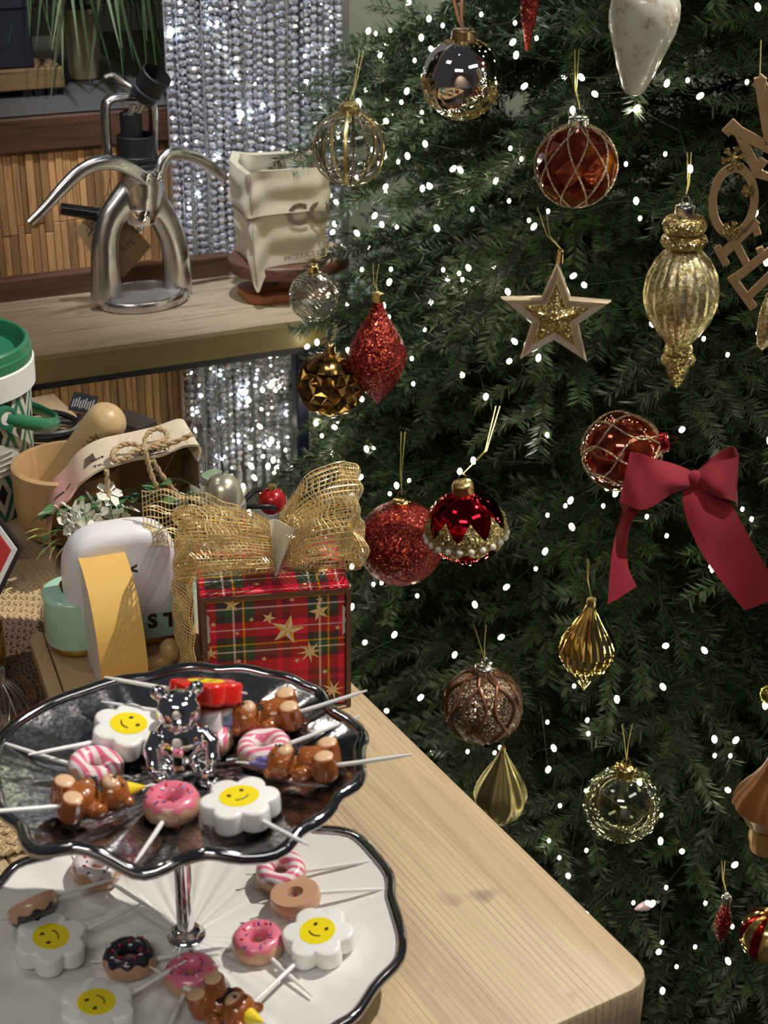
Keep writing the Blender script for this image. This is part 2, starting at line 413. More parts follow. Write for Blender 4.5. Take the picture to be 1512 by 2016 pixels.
for layer, (t, step) in enumerate(((TS - .035, .0140), (TS - .025, .0116), (TS - .0145, .0112))):
    s = cl + .004 * layer
    while s < cr:
        frac = (s - cl) / (cr - cl)
        r = random.choice((.0047, .0051, .0055)) if layer < 2 else .0046
        bot = (PZ + .055 + .02 * random.random(), PZ + .075 + .07 * abs(sin(frac * 9 + layer)), PZ + .03)[layer]
        if frac < .1 and layer < 2: bot = PZ + .14
        ph = random.uniform(0, 6); z = 1.62 + random.uniform(0, .01); sway = random.uniform(-.004, .004)
        th.tube([(s, t, 1.64), (s + sway, t, bot)], .0005, 3)
        while z > bot:
            f = (1.62 - z) / 1.1
            P.append((s + sway * f + .0012 * sin(z * 9 + ph) + (.010 * f if frac < .25 else 0), t + .0015 * sin(z * 40 + ph), z)); R.append(r); z -= r * 1.98
        if layer < 2 and z < .7:                        # a long drop ends the strand
            Q.append((s + sway, t, z - .018)); SQ.append(4.6)
        s += step * random.uniform(.85, 1.25); nst += 1
tag(bead_cloud(P, R, 'beads', M_bead, cur), kind='stuff')
tag(bead_cloud(Q, [.0046] * len(Q), 'drops', M_bead, cur, SQ), kind='stuff')
th.build('threads', mat('clear_thread', (.6, .6, .65), .3), cur, 0, fix=False)['kind'] = 'stuff'
wbox(MB(), cl - .02, cr + .05, TS - .038, TS - .006, 1.64, 1.67, .003).build('rail', mat('rail_metal', (.4, .4, .42), .3, 1), cur, 0)
M_led = mat('cool_led', (1, 1, 1), .3, 0, emit=30, ecol=(.82, .9, 1))
for px, py in ((337, 62), (474, 225), (480, 772), (428, 45), (600, 110), (452, 700), (470, 870), (520, 880), *[(random.randrange(330, 640), random.randrange(0, 500)) for _ in range(16)], *[(random.randrange(385, 580), random.randrange(720, 930)) for _ in range(14)]):  # the random points are extra LEDs added to brighten the beads
    q = on_t(px, py, TS - .040); MB().ball((0, 0, 0), .0042 if py in (62, 225, 772) else .0018, 8, 6).build('led', M_led, cur, 60, q)

# ---------------------------------------------------------------- rough shelf in front of the counter
sh = thing('wooden_shelf', 'rough pale timber shelf carrying the coffee press, olive front edge', 'shelf', WO, RZ)
M_shelf = wood('shelf_board', (.36, .28, .185), (.10, .07, .04), 0, .8, .6, .47, 14, .12)
M_olive = wood('olive_edge', (.15, .115, .040), (.08, .06, .02), 0, .9, .5, .44)
SX0, SX1 = -.75, .335
d3 = (LIP - .012) / 3
for k in range(3): wbox(MB(), SX0, SX1 - .004 * k, .0125 + k * d3, .0115 + (k + 1) * d3, SHZ - .03, SHZ + random.uniform(-.001, .0), .0012).build('plank', M_shelf, sh, 0)
wbox(MB(), SX0, SX1, 0, .0118, SHZ - .031, SHZ - .001, .0015).build('front_edge', M_olive, sh, 0)
wbox(MB(), SX0, SX1 - .05, LIP, LIP + .02, SHZ - .03, SHZ + .026, .002).build('back_rail', wood('rail_wood', (.12, .055, .028), (.03, .015, .01), 0, 1, .55, .52), sh, 0)
M_navy = mat('navy_metal', (.018, .022, .045), .4, .3)
wbox(MB(), SX0, SX1 - .01, .003, .03, SHZ - .039, SHZ - .031).build('angle_iron', BLACK, sh, 0)
for a in (SX0 + .03, on_t(592, 780, .02).x): wbox(MB(), a - .008, a + .008, .012, .032, 0, SHZ - .039, .002).build('leg', M_navy, sh, 0)

# ---------------------------------------------------------------- display table
TC = at_z(1296, 1925, .75); TB = at_z(697, 1345, .75)
e1 = (TB - TC).normalized(); TA = math.atan2(e1.y, e1.x); e2 = V((cos(TA + pi / 2), sin(TA + pi / 2), 0))
print('table ang', math.degrees(TA), TC, 'far', at_z(68, 727, .75), (at_z(68, 727, .75) - TC).dot(e2))
tb = thing('display_table', 'pale pine display table with a worn top and rounded corners', 'table', (TC.x, TC.y, 0), TA)
M_pine = wood('pine_board', (.52, .39, .235), (.15, .095, .055), 0, 1.9, .5, .36, 21, .04, 66)
TL, TW = 1.055, .80
ws = [.30, .25, .25]; y = 0
bm = MB()
for k, wd in enumerate(ws):
    if k == 0:
        r = .018; poly = [(TL, 0), (TL, wd), (0, wd)] + [(r - r * cos(a), r - r * sin(a)) for a in (0, pi / 8, pi / 4, 3 * pi / 8, pi / 2)]
        poly = [(p[0], p[1]) for p in poly]
    else: poly = [(TL, y), (TL, y + wd), (0, y + wd), (0, y)]
    MB().prism(poly, .708, .75, .003, 2).build('plank', M_pine, tb, 30); y += wd + .0004
M_leg = wood('pine_leg', (.45, .31, .17), (.15, .09, .05), 2, 1, .55, .42)
for a in (.06, TL - .06):
    for b in (.06, TW - .06): MB().box((a, b, .354), (.06, .06, .708), None, .004).build('leg', M_leg, tb, 0)
for a, b, c, d in ((TL / 2, .06, TL - .18, .02), (TL / 2, TW - .06, TL - .18, .02), (.06, TW / 2, .02, TW - .18), (TL - .06, TW / 2, .02, TW - .18)):
    MB().box((a, b, .665), (c, d, .08), None, .002).build('apron', M_leg, tb, 0)
TZ = .7505
def tz(px, py, dz=0): return at_z(px, py, TZ + dz)
# ================================================================ two-tier stand
M_silv = mat('silver_glaze', (.62, .62, .64), .14, 1)
_v = coords(M_silv); _n = noise(M_silv, _v, 420, 4, .7); _n2 = noise(M_silv, _v, 70, 3)
lk(M_silv, ramp(M_silv, _n, [(.34, (.10, .10, .11)), (.47, (.42, .42, .44)), (.62, (.74, .74, .76))]), bsdf(M_silv).inputs['Base Color'])
lk(M_silv, ramp(M_silv, _n, [(.3, (.3, .3, .3)), (.6, (.1, .1, .1))]), bsdf(M_silv).inputs['Roughness']); bump(M_silv, _n2, .25, .002)
M_pearl = mat('pearl_glaze', (.80, .79, .76), .22, 0, coat=.5)
_n = noise(M_pearl, coords(M_pearl), 60, 4, .6); bump(M_pearl, _n, .15, .001)
M_rim = mat('silver_rim', (.42, .42, .44), .09, 1)
class Plate:
    def __init__(s, c, H, trace, fill, nb):
        s.c, s.H = V(c), H; pts = []
        for q in trace:
            dz = q[2] if len(q) > 2 else 0
            p = at_z(q[0], q[1], c[2] + H + dz) - s.c; pts.append((math.atan2(p.y, p.x), math.hypot(p.x, p.y), H + dz))
        pts.sort(); out = []
        for i, p in enumerate(pts):
            out.append(p); nx = pts[(i + 1) % len(pts)]; gap = (nx[0] - p[0]) % (2 * pi)
            if gap > .35:
                k = int(gap / .16)
                for j in range(1, k):
                    f = j / k; a = p[0] + gap * f
                    base = p[1] * (1 - f) + nx[1] * f; base = base + (fill - base) * min(1, 4 * f * (1 - f) * 1.2)
                    a2 = (a + pi) % (2 * pi) - pi
                    out.append((a2, base * (1 + .035 * sin(nb * a)), H + .004 * sin(nb * a + 1)))
        out.sort(); A = np.array([o[0] for o in out])
        s.N = 240; g = np.linspace(-pi, pi, s.N, endpoint=False)
        R = np.interp(g, A, [o[1] for o in out], period=2 * pi); Z = np.interp(g, A, [o[2] for o in out], period=2 * pi)
        k = np.array([1, 2, 3, 2, 1]) / 9
        sm = lambda x: np.convolve(np.concatenate([x[-2:], x, x[:2]]), k, 'valid')
        s.R, s.Z, s.g = sm(R), sm(Z), g
    def rz(s, a): return np.interp(a, s.g, s.R, period=2 * pi), np.interp(a, s.g, s.Z, period=2 * pi)
    def h(s, x, y):                                     # world height of the upper face
        dx, dy = x - s.c.x, y - s.c.y; r = math.hypot(dx, dy); a = math.atan2(dy, dx); R, Z = s.rz(a); q = min(1.0, r / R)
        return s.c.z + Z * q ** 2.3 + s.wr(a, q)
    def wr(s, a, q): return .00045 * q * (1 - q) * 4 * (sin(a * 23 + 2 * sin(a * 3)) + .6 * sin(a * 41 + 5 * q))
    def nrm(s, x, y):
        e = .004; return V((s.h(x - e, y) - s.h(x + e, y), s.h(x, y - e) - s.h(x, y + e), 2 * e)).normalized()
    def hit(s, px, py, up):
        z = s.c.z + .008
        for _ in range(12): p = at_z(px, py, z); z = s.h(p.x, p.y) + up
        return p
    def mesh(s, th, nr=26):
        mb = MB(); vs = []; fs = []; N = s.N
        for side in (0, 1):
            for i in range(nr + 1):
                q = .03 + .97 * i / nr
                for k, a in enumerate(s.g):
                    vs.append((s.R[k] * q * cos(a), s.R[k] * q * sin(a), s.Z[k] * q ** 2.3 + s.wr(a, q) - side * th))
        b = (nr + 1) * N
        for i in range(nr):
            for k in range(N):
                j = (k + 1) % N; f = (i * N + k, i * N + j, (i + 1) * N + j, (i + 1) * N + k); fs += [f, tuple(x + b for x in f[::-1])]
        fs += [tuple(range(N))[::-1], tuple(b + k for k in range(N))]
        fs += [(nr * N + k, nr * N + (k + 1) % N, b + nr * N + (k + 1) % N, b + nr * N + k) for k in range(N)]
        return mb.add(vs, fs)
    def rim(s, r): return MB().tube([(s.R[k] * cos(a), s.R[k] * sin(a), s.Z[k] - .001) for k, a in enumerate(s.g)][::2], r, 8, True)
Lc = at_z(367, 1845, .764); UZ = z_for(Lc, 1516)
Lc.z = .764
low = Plate(Lc, .017, [(0, 1740), (17, 1715), (36, 1698), (61, 1691), (111, 1682), (610, 1633), (638, 1632), (688, 1636), (707, 1648), (735, 1679), (752, 1698), (770, 1724), (767, 1762), (781, 1803),
    (793, 1849), (787, 1890), (764, 1913), (741, 1934), (726, 1957), (697, 2001), (659, 2018)], .134, 17)
Uc = V((Lc.x + .003, Lc.y, UZ))
upp = Plate(Uc, .019, [(0, 1455), (28, 1426), (67, 1401), (106, 1380), (167, 1359), (236, 1337), (294, 1332), (333, 1318, .002), (389, 1310, .003), (429, 1318), (479, 1314, .002), (527, 1326), (577, 1335),
    (596, 1348), (632, 1362), (646, 1393), (666, 1407), (693, 1421), (718, 1448), (706, 1470), (707, 1498), (709, 1532), (693, 1551), (663, 1560), (649, 1593), (624, 1615), (588, 1629), (567, 1664, -.001),
    (540, 1681, -.003), (471, 1687, -.001), (415, 1673, .005), (380, 1681, .001), (347, 1692, -.004), (306, 1714, -.007), (272, 1720, -.008), (236, 1700, -.003), (194, 1675, .004), (155, 1663, .007), (111, 1670, .004), (69, 1679, 0),
    (50, 1654), (44, 1623), (5, 1600), (-8, 1550), (-14, 1500)], .115, 13)
print('UZ', UZ, 'upper R', upp.R.min(), upp.R.max(), 'low R', low.R.min(), low.R.max())
st = thing('tiered_stand', 'two-tier cake stand with wavy silver upper dish and silver-rimmed white lower dish', 'cake stand', (Lc.x, Lc.y, TZ))
def sub(mb, d): return mb.xf(M.Translation(d))
dl = (0, 0, Lc.z - TZ); du = (Uc.x - Lc.x, 0, Uc.z - TZ)
sub(low.mesh(.004), dl).build('lower_dish', M_pearl, st, 60); sub(low.rim(.0034), dl).build('lower_rim', M_rim, st, 60)
sub(upp.mesh(.004), du).build('upper_dish', M_silv, st, 60); sub(upp.rim(.0036), du).build('upper_rim', M_rim, st, 60)
MB().lathe([(.045, 0), (.047, .004), (.046, .0105)], 40).build('foot_ring', M_pearl, st)
MB().lathe([(.0052, dl[2] + .002), (.0052, du[2] - .006), (.009, du[2] - .004), (.009, du[2] + .001)], 20).build('post', CHROME, st)
MB().lathe([(.0115, dl[2]), (.0115, dl[2] + .0022), (.009, dl[2] + .004), (.0085, dl[2] + .0055), (.0055, dl[2] + .007)], 28).build('post_flange', CHROME, st)
# chrome bear sitting on the post
bz = du[2]
mb = MB(); S = 1.0
mb.ball((0, 0, .018), (.0155, .0135, .018)).ball((0, .001, .008), (.017, .015, .009))          # seated body
mb.ball((0, -.0025, .0425), (.0125, .0118, .0115)); mb.ball((0, -.013, .0395), (.0055, .004, .0042))
for q in (-1, 1):
    mb.ball((q * .0105, .0, .0535), (.0046, .0032, .0046))
    mb.tube([(q * .012, -.002, .028), (q * .017, -.008, .022), (q * .0165, -.013, .015)], [.0045, .0045, .0042], 10); mb.ball((q * .0165, -.0135, .0145), .0045)
    mb.tube([(q * .010, -.004, .006), (q * .0125, -.016, .0055), (q * .013, -.020, .006)], [.007, .0062, .006], 10); mb.ball((q * .013, -.021, .008), (.0055, .0042, .007))
bear = put('bear_finial', fused(mb, .0011, 5), st, (du[0], 0, bz), (0, 0, math.radians(14))); bear.data.materials.append(CHROME)
bear['label'] = 'chrome seated bear finial'

# ================================================================ novelty candles
M_daisy = mat('white_wax', (.86, .86, .84), .28, 0, sss=.3, sscale=.003, coat=.3); M_red = mat('red_wax', (.75, .02, .012), .25, 0, coat=.4)
M_yel = mat('yellow_print', (.86, .70, .01), .35); M_ink = mat('brown_ink', (.05, .022, .01), .5); M_wick = mat('wick', (.8, .8, .76), .6)
M_dough = mat('dough_wax', (.56, .33, .21), .3, 0, sss=.25, sscale=.004, coat=.3); M_pink = mat('pink_icing', (.72, .18, .26), .28, 0, coat=.4)
M_choc = mat('chocolate_icing', (.02, .018, .03), .25, 0, coat=.4); M_whice = mat('white_icing', (.78, .70, .70), .28, 0, coat=.4)
M_stripe = mat('striped_icing', (.8, .3, .4), .28, 0, coat=.4)
_w = nd(M_stripe, 'TexWave', i_Scale=58.0, i_Distortion=.6, i_Detail=1.0); lk(M_stripe, coords(M_stripe), _w.inputs['Vector'])
lk(M_stripe, ramp(M_stripe, _w.outputs['Fac'], [(.42, (.74, .17, .28)), (.52, (.86, .78, .78))]), bsdf(M_stripe).inputs['Base Color'])
M_brown = mat('brown_wax', (.33, .095, .018), .22, 0, sss=.15, sscale=.003, coat=.5); M_tan = mat('tan_wax', (.72, .46, .28), .35)
SPR = [mat('sprinkle_' + n, c, .35) for n, c in (('violet', (.10, .06, .28)), ('red', (.62, .03, .06)), ('white', (.8, .75, .75)))]
def flower_poly(n=84):
    out = []
    for k in range(n):
        a = 2 * pi * k / n; b = (a - pi / 6 + pi / 6) % (pi / 3) - pi / 6; d, r = .0132, .0083
        out.append((d * cos(b) + math.sqrt(max(r * r - (d * sin(b)) ** 2, 0)), a + pi / 6))
    return [(q * cos(a), q * sin(a)) for q, a in out]
ME = {}
ME['daisy'] = MB().prism(flower_poly(), 0, .0125, .0022, 4).mesh('daisy', M_daisy, 60)
ME['disc'] = MB().lathe([(.0106, .0124), (.0106, .0127)], 36).mesh('disc', M_yel)
mb = MB()
for q in (-1, 1): mb.lathe([(.0011, 0), (.0011, .0002)], 12, (-.0036, q * .0040, .0127), rf=lambda a, t: 1.35 - .35 * abs(sin(a)))
ME['eyes'] = mb.mesh('eyes', M_ink)
ME['mouth'] = MB().tube([(.0012 + .0028 * cos(t), .0044 * sin(t), .0128) for t in np.linspace(-1.1, 1.1, 11)], .00042, 6).mesh('mouth', M_ink)
ME['wick'] = MB().tube([(0, 0, 0), (-.004, .0003, .0006), (-.0075, .0012, .0004)], .0007, 6).mesh('wick', M_wick)
ME['stick'] = MB().tube([(-.004, 0, -.0004), (.012, 0, .0009), (.034, 0, .0033), (.043, 0, .0044)], [.0013, .0013, .0011, .0005], 8).mesh('stick', STICK)
def donut(kind):
    def pt(a, f, k): 
        z = .0068 + .0072 * k * sin(f) if sin(f) > -.6 else .0068 - .6 * .0072
        return ((.0100 + .0058 * k * cos(f)) * cos(a), (.0100 + .0058 * k * cos(f)) * sin(a), z - .0025)
    if kind == 'body': return MB().grid(lambda u, v: pt(2 * pi * u, 2 * pi * v, 1), 36, 20, True, True).mesh('body', M_dough, 60)
    def ice(u, v):
        a = 2 * pi * u; lo = .62 + .20 * sin(a * 9) + .08 * sin(a * 4 + 1); hi = pi - .05
        f = lo + (hi - lo) * v; k = 1.07 - .05 * (abs(v - .5) * 2) ** 6
        return pt(a, f, k)
    return MB().grid(ice, 72, 12, True).mesh('icing', M_pink, 60)
ME['dough'] = donut('body'); ME['icing'] = donut('icing')
def sprinkles(n, ms, seed):
    rd = random.Random(seed); mb = MB()
    for k in range(n):
        mb.mi = k % len(ms); a = 2 * pi * (k + rd.uniform(-.3, .3)) / n; f = rd.uniform(.9, 2.2)
        c = V(((.0100 + .0063 * cos(f)) * cos(a), (.0100 + .0063 * cos(f)) * sin(a), .0043 + .0078 * sin(f)))
        nn = V((cos(f) * cos(a), cos(f) * sin(a), sin(f))); t = nn.orthogonal().normalized(); t.rotate(__import__('mathutils').Quaternion(nn, rd.uniform(0, pi)))
        mb.tube([c - t * .0011, c + t * .0011], .0006, 6)
    return mb.mesh('sprinkles', ms)
ME['spr_a'] = sprinkles(15, SPR[:2], 3); ME['spr_b'] = sprinkles(17, SPR, 5); ME['spr_c'] = sprinkles(15, SPR[1:], 8)
# teddy candle lying on its back, feet towards the stick (+x)
mb = MB()
mb.ball((.005, 0, .0092), (.0110, .0098, .0092)).ball((-.0118, 0, .0106), (.0094, .0104, .0098))
for q in (-1, 1):
    mb.ball((-.0185, q * .0078, .0095), (.0032, .0036, .003))
    mb.ball((-.0005, q * .0103, .0085), (.0058, .0036, .0048)); mb.tube([(.0125, q * .0060, .005), (.0128, q * .0068, .012), (.0128, q * .0070, .0178)], [.0070, .0066, .0060], 12)
    mb.ball((.0125, q * .0060, .0068), .0070, 12, 8)
ME['teddy'] = fused(mb, .0007, 4); ME['teddy'].materials.append(M_brown)
ME['muzzle'] = MB().ball((-.0098, 0, .0182), (.0046, .0053, .0032), 16, 10).mesh('muzzle', M_tan)
ME['sole'] = MB().ball((0, 0, 0), (.0052, .0052, .0011), 16, 6).mesh('sole', M_tan)
mb = MB().ball((-.0118, 0, .0214), (.0011, .0014, .0008), 8, 6)
for q in (-1, 1): mb.ball((-.0150, q * .0045, .0188), .0009, 8, 6)
mb.tube([(-.0112, 0, .0216), (-.0092, 0, .0214)], .0003, 5).tube([(-.0094, -.002, .0211), (-.0086, 0, .0210), (-.0094, .002, .0211)], .0003, 5)
ME['face'] = mb.mesh('face_marks', M_ink)
mb = MB()
for q in (-1, 1): mb.add([(-.0035, q * .0004, .0168), (-.0045, q * .0062, .0182), (-.0005, q * .0058, .0186), (-.0030, q * .0004, .0186)], [(0, 1, 2), (0, 2, 3), (0, 3, 1), (1, 3, 2)])
mb.ball((-.0030, 0, .0178), .0013, 8, 6)
ME['tie'] = mb.mesh('bow_tie', BLACK)
hatm = {}
for n, c1, c2 in (('blue', (.16, .22, .42), (.30, .36, .55)), ('violet', (.12, .10, .40), (.35, .30, .6)), ('yellow', (.85, .66, .03), (.85, .66, .03))):
    m = mat(n + '_hat_wax', c1, .35); wv = nd(m, 'TexWave', i_Scale=110.0); lk(m, coords(m), wv.inputs['Vector'])
    lk(m, ramp(m, wv.outputs['Fac'], [(.4, c1), (.6, c2)]), bsdf(m).inputs['Base Color'])
    hatm[n] = MB().lathe([(.0046, 0), (.0034, .004), (.0004, .0115)], 16).mesh('party_hat', m)
RM = lambda ax, a: M.Rotation(a, 3, ax)
def place(plate, px, py, ex, ey, up, tilt=None, lift=0):
    p = plate.hit(px, py, up); q = at_z(ex, ey, p.z); d = q - p; n = plate.nrm(p.x, p.y)
    n = (n * .6 + V((0, 0, .4))).normalized()
    if tilt: n = tilt
    x = (d - n * d.dot(n)).normalized(); y = n.cross(x)
    b = V((p.x, p.y, plate.h(p.x, p.y) + .0006 + lift))
    return b, basis(x, y, n)
def fix_up(b, R, plate, rad):                           # lift until the whole footprint clears the dish
    m = 0
    for k in range(12):
        a = 2 * pi * k / 12; q = b + R @ V((rad * cos(a), rad * sin(a), 0)); m = max(m, plate.h(q.x, q.y) - q.z)
    return b + V((0, 0, m + .0003))
CG = 'novelty candles on the tiered stand'
def mk_daisy(plate, px, py, ex, ey, label, red=False, lift=0, tilt=None):
    b, R = place(plate, px, py, ex, ey, .012 + lift, tilt, lift); b = fix_up(b, R, plate, .02) if not lift else b
    t = thing('daisy_candle', label, 'candle', b, R, CG)
    o = put('flower', ME['daisy'], t)
    if red: o.material_slots[0].link = 'OBJECT'; o.material_slots[0].material = M_red
    d = put('face', ME['disc'], t); put('eyes', ME['eyes'], d); put('mouth', ME['mouth'], d)
    put('stick', ME['stick'], t, (.0175, 0, .0062)); put('wick', ME['wick'], t, (-.017, 0, .0065)); return t
def mk_donut(plate, px, py, ex, ey, label, ice, spr=None, flip=None, lift=0, rs=0):
    b, R = place(plate, px, py, ex, ey, .008, None, lift)
    if flip is not None: R = R @ RM('X', flip)
    elif not lift: b = fix_up(b, R, plate, .0145)
    t = thing('donut_candle', label, 'candle', b, R, CG)
    put('donut', ME['dough'], t)
    o = put('icing', ME['icing'], t, None, (0, 0, rs)); o.material_slots[0].link = 'OBJECT'; o.material_slots[0].material = ice
    if spr: s_ = put('sprinkles', ME[spr], o); s_['kind'] = 'stuff'
    put('stick', ME['stick'], t, (.0150, 0, .0035)); put('wick', ME['wick'], t, (-.0145, 0, .0035)); return t
def mk_bear(plate, px, py, ex, ey, label, hat):
    b, R = place(plate, px, py, ex, ey, .010); b = fix_up(b, R, plate, .0135)
    t = thing('teddy_candle', label, 'candle', b, R, CG)
    put('body', ME['teddy'], t); m = put('muzzle', ME['muzzle'], t); put('face_marks', ME['face'], m)
    for q in (-1, 1): put('sole', ME['sole'], t, (.0129, q * .0070, .0179))
    put('bow_tie', ME['tie'], t); h = put('party_hat', hatm[hat], t, (-.0195, 0, .0112), (0, -pi / 2, 0)); put('wick', ME['wick'], h, (0, 0, .011), (0, pi / 2, 0))
    put('stick', ME['stick'], t, (.0165, 0, .007)); return t
mk_daisy(upp, 250, 1437, 60, 1505, 'white smiling daisy candle beside the chrome bear, its stick over a striped donut')
mk_daisy(upp, 398, 1394, 200, 1376, 'white daisy candle lying beneath the red one', False, .006, V((0, .30, .95)).normalized())
mk_daisy(upp, 402, 1350, 250, 1334, 'red daisy candle with a yellow face, stacked at the back of the silver dish', True, .0215, V((.04, .46, .9)).normalized())
mk_donut(upp, 186, 1506, -10, 1480, 'pink and white striped donut candle behind the bear in a yellow hat', M_stripe, rs=.9)
mk_donut(upp, 408, 1452, 300, 1540, 'striped donut candle half hidden behind the chrome bear finial', M_stripe, rs=2.2)
mk_donut(upp, 522, 1475, 735, 1428, 'striped donut candle between the two teddy candles in blue and violet hats', M_stripe, rs=1.3)
mk_bear(upp, 530, 1412, 690, 1395, 'brown teddy candle in a blue striped hat next to the gift box', 'blue')
mk_bear(upp, 604, 1512, 752, 1523, 'brown teddy candle in a violet hat by the rim of the silver dish', 'violet')
mk_bear(upp, 172, 1578, 0, 1628, 'brown teddy candle in a yellow hat on the silver dish', 'yellow')
mk_donut(upp, 338, 1583, 275, 1706, 'pink sprinkled donut candle in front of the chrome bear finial', M_pink, 'spr_a')
mk_daisy(upp, 474, 1583, 590, 1680, 'white smiling daisy candle at the front of the silver dish beside a pink donut')
mk_donut(low, 187, 1708, 335, 1800, 'white iced donut candle with sprinkles under the silver dish edge', M_whice, 'spr_a')
mk_donut(low, 62, 1796, 230, 1712, 'upturned donut candle propped against a daisy candle on the white dish', M_choc, None, math.radians(125), .016)
mk_daisy(low, 97, 1850, 275, 1770, 'smiling daisy candle with an upturned donut leaning on its petals')
mk_donut(low, 255, 1885, 330, 1880, 'chocolate iced donut candle with pale sprinkles on the white dish', M_choc, 'spr_c')
mk_donut(low, 376, 1914, 330, 2030, 'pink sprinkled donut candle next to the teddy candle on the white dish', M_pink, 'spr_b')
mk_donut(low, 508, 1853, 625, 1980, 'pink sprinkled donut candle beside a daisy candle, its stick crossing another', M_pink, 'spr_a')
mk_donut(low, 580, 1768, 718, 1762, 'plain upside-down donut candle showing its flat base', M_stripe, None, pi, .0125)
mk_donut(low, 553, 1713, 755, 1697, 'striped donut candle behind the upside-down donut on the white dish', M_stripe, rs=1.2)
mk_daisy(low, 630, 1840, 495, 1965, 'smiling daisy candle on the brightly lit side of the white dish, stick crossing another')
mk_daisy(low, 187, 1985, 325, 1905, 'smiling daisy candle at the near edge of the white dish')
mk_bear(low, 448, 1985, 325, 1908, 'brown teddy candle on the white dish, head towards the table corner', 'yellow')
# ================================================================ Christmas tree
TX, TY, TOP = .50, 1.93, 2.62
def TR(z): return .04 + .285 * (TOP - z) * (1 - .10 * max(0, .55 - z))
M_need = mat('fir_needle', (.02, .05, .018), .42, spec=.6)
_r = objrand(M_need); _h = nd(M_need, 'HueSaturation'); _n = noise(M_need, coords(M_need), 30, 2)
lk(M_need, ramp(M_need, _n, [(.3, (.024, .043, .018)), (.55, (.044, .070, .027)), (.75, (.08, .112, .045))]), _h.inputs['Color'])
_m = nd(M_need, 'MapRange', i_3=.65, i_4=1.5); lk(M_need, _r, _m.inputs[0]); lk(M_need, _m.outputs[0], _h.inputs['Value'])
lk(M_need, _h.outputs[0], bsdf(M_need).inputs['Base Color'])
M_twig = mat('twig_bark', (.035, .03, .018), .8)
def branch_mesh(seed, L=.36, dens=1.0, wid=.0021):
    rd = random.Random(seed); vs, fs = [], []; mb = MB()
    def needles(path, dn):
        for i in range(len(path) - 1):
            a, b = path[i], path[i + 1]; t = (b - a); ln = t.length; t = t.normalized(); u = t.cross(V((0, 0, 1))); u = u.normalized() if u.length > .01 else V((0, 1, 0)); w_ = u.cross(t)
            for k in range(max(1, int(ln / .0022 * dn))):
                for q in range(3):
                    az = rd.choice((0, pi)) + rd.gauss(0, .42) if rd.random() < .8 else rd.uniform(0, 2 * pi)
                    o = a + t * (ln * rd.random()); sd = u * cos(az) + w_ * sin(az); th_ = rd.uniform(.65, 1.1)
                    d = t * cos(th_) + sd * sin(th_); l = rd.uniform(.012, .019); p = d.cross(w_ * cos(az) - u * sin(az)); p = p.normalized() * wid * .5
                    n0 = len(vs); m = o + d * l * .45; vs.extend([o, m + p, o + d * l, m - p]); fs.append((n0, n0 + 1, n0 + 2, n0 + 3))
    main = [V((L * i / 12, .012 * sin(i * .7 + seed), -.10 * L * (i / 12) ** 2 + .008 * sin(i))) for i in range(13)]
    mb.tube(main, [.0035 - .0028 * i / 12 for i in range(13)], 4); needles(main[2:], 1.0 * dens)
    k = 0; x = .05
    while x < L - .02:
        i = min(11, int(x / L * 12)); o = main[i].lerp(main[i + 1], x / L * 12 - i); f = 1 - x / L; sg = 1 if k % 2 else -1
        l = (.045 + .115 * f ** .8) * rd.uniform(.8, 1.15); an = rd.uniform(.65, .95)
        d = V((cos(an), sg * sin(an), rd.uniform(-.25, .30)))
        tw = [o + d * l * j / 5 + V((0.012 * (j / 5) ** 2, 0, -.02 * (j / 5) ** 2)) for j in range(6)]
        mb.tube(tw, [.0016 - .001 * j / 5 for j in range(6)], 3); needles(tw, dens)
        if l > .09:
            for sg2 in (-1, 1):
                a = tw[2]; d2 = (d + V((.1, sg2 * .9, rd.uniform(-.2, .3)))).normalized(); t2 = [a + d2 * l * .5 * j / 3 for j in range(4)]; needles(t2, dens)
        k += 1; x += rd.uniform(.022, .033)
    n0 = len(mb.v); mb.mi = 1; mb.add(vs, fs)
    return mb
BR = []
for i in range(7):
    me = branch_mesh(100 + i).mesh('branch', [M_twig, M_need], 0); BR.append(me)
tree = thing('christmas_tree', 'bushy green artificial Christmas tree hung with baubles and white lights', 'tree', (TX, TY, 0))
MB().lathe([(.035, 0), (.03, .6), (.012, TOP - .1), (.003, TOP + .05)], 12).build('trunk', M_twig, tree)
MB().lathe([(.16, 0), (.16, .02), (.05, .05), (.045, .22)], 24).build('tree_stand', BLACK, tree)
FA = math.atan2(-TY, -TX)
def branch_xf(z, az, tipf, roll, L=.36):
    R = TR(z) * tipf; up = random.uniform(-.22, .12)
    x = V((cos(az) * cos(up), sin(az) * cos(up), sin(up))); zz = V((0, 0, 1)); y = zz.cross(x).normalized(); zz = x.cross(y)
    Rm = basis(x, y, zz) @ M.Rotation(roll, 3, 'X')
    return V((R * cos(az), R * sin(az), z)) - x * L, Rm
NB = 280; cnt = 0
while cnt < NB:
    z = .06 + 1.62 * random.random()
    if random.random() > TR(z) / TR(.06): continue
    if z > 1.35 and random.random() < .5: continue
    az = FA + random.uniform(-1.85, .95)
    inner = cnt < 75
    loc, Rm = branch_xf(z, az, random.uniform(.62, .85) if inner else random.uniform(.9, 1.06), random.gauss(0, .35))
    put('branch', BR[cnt % 7], tree, loc, Rm.to_euler()); cnt += 1
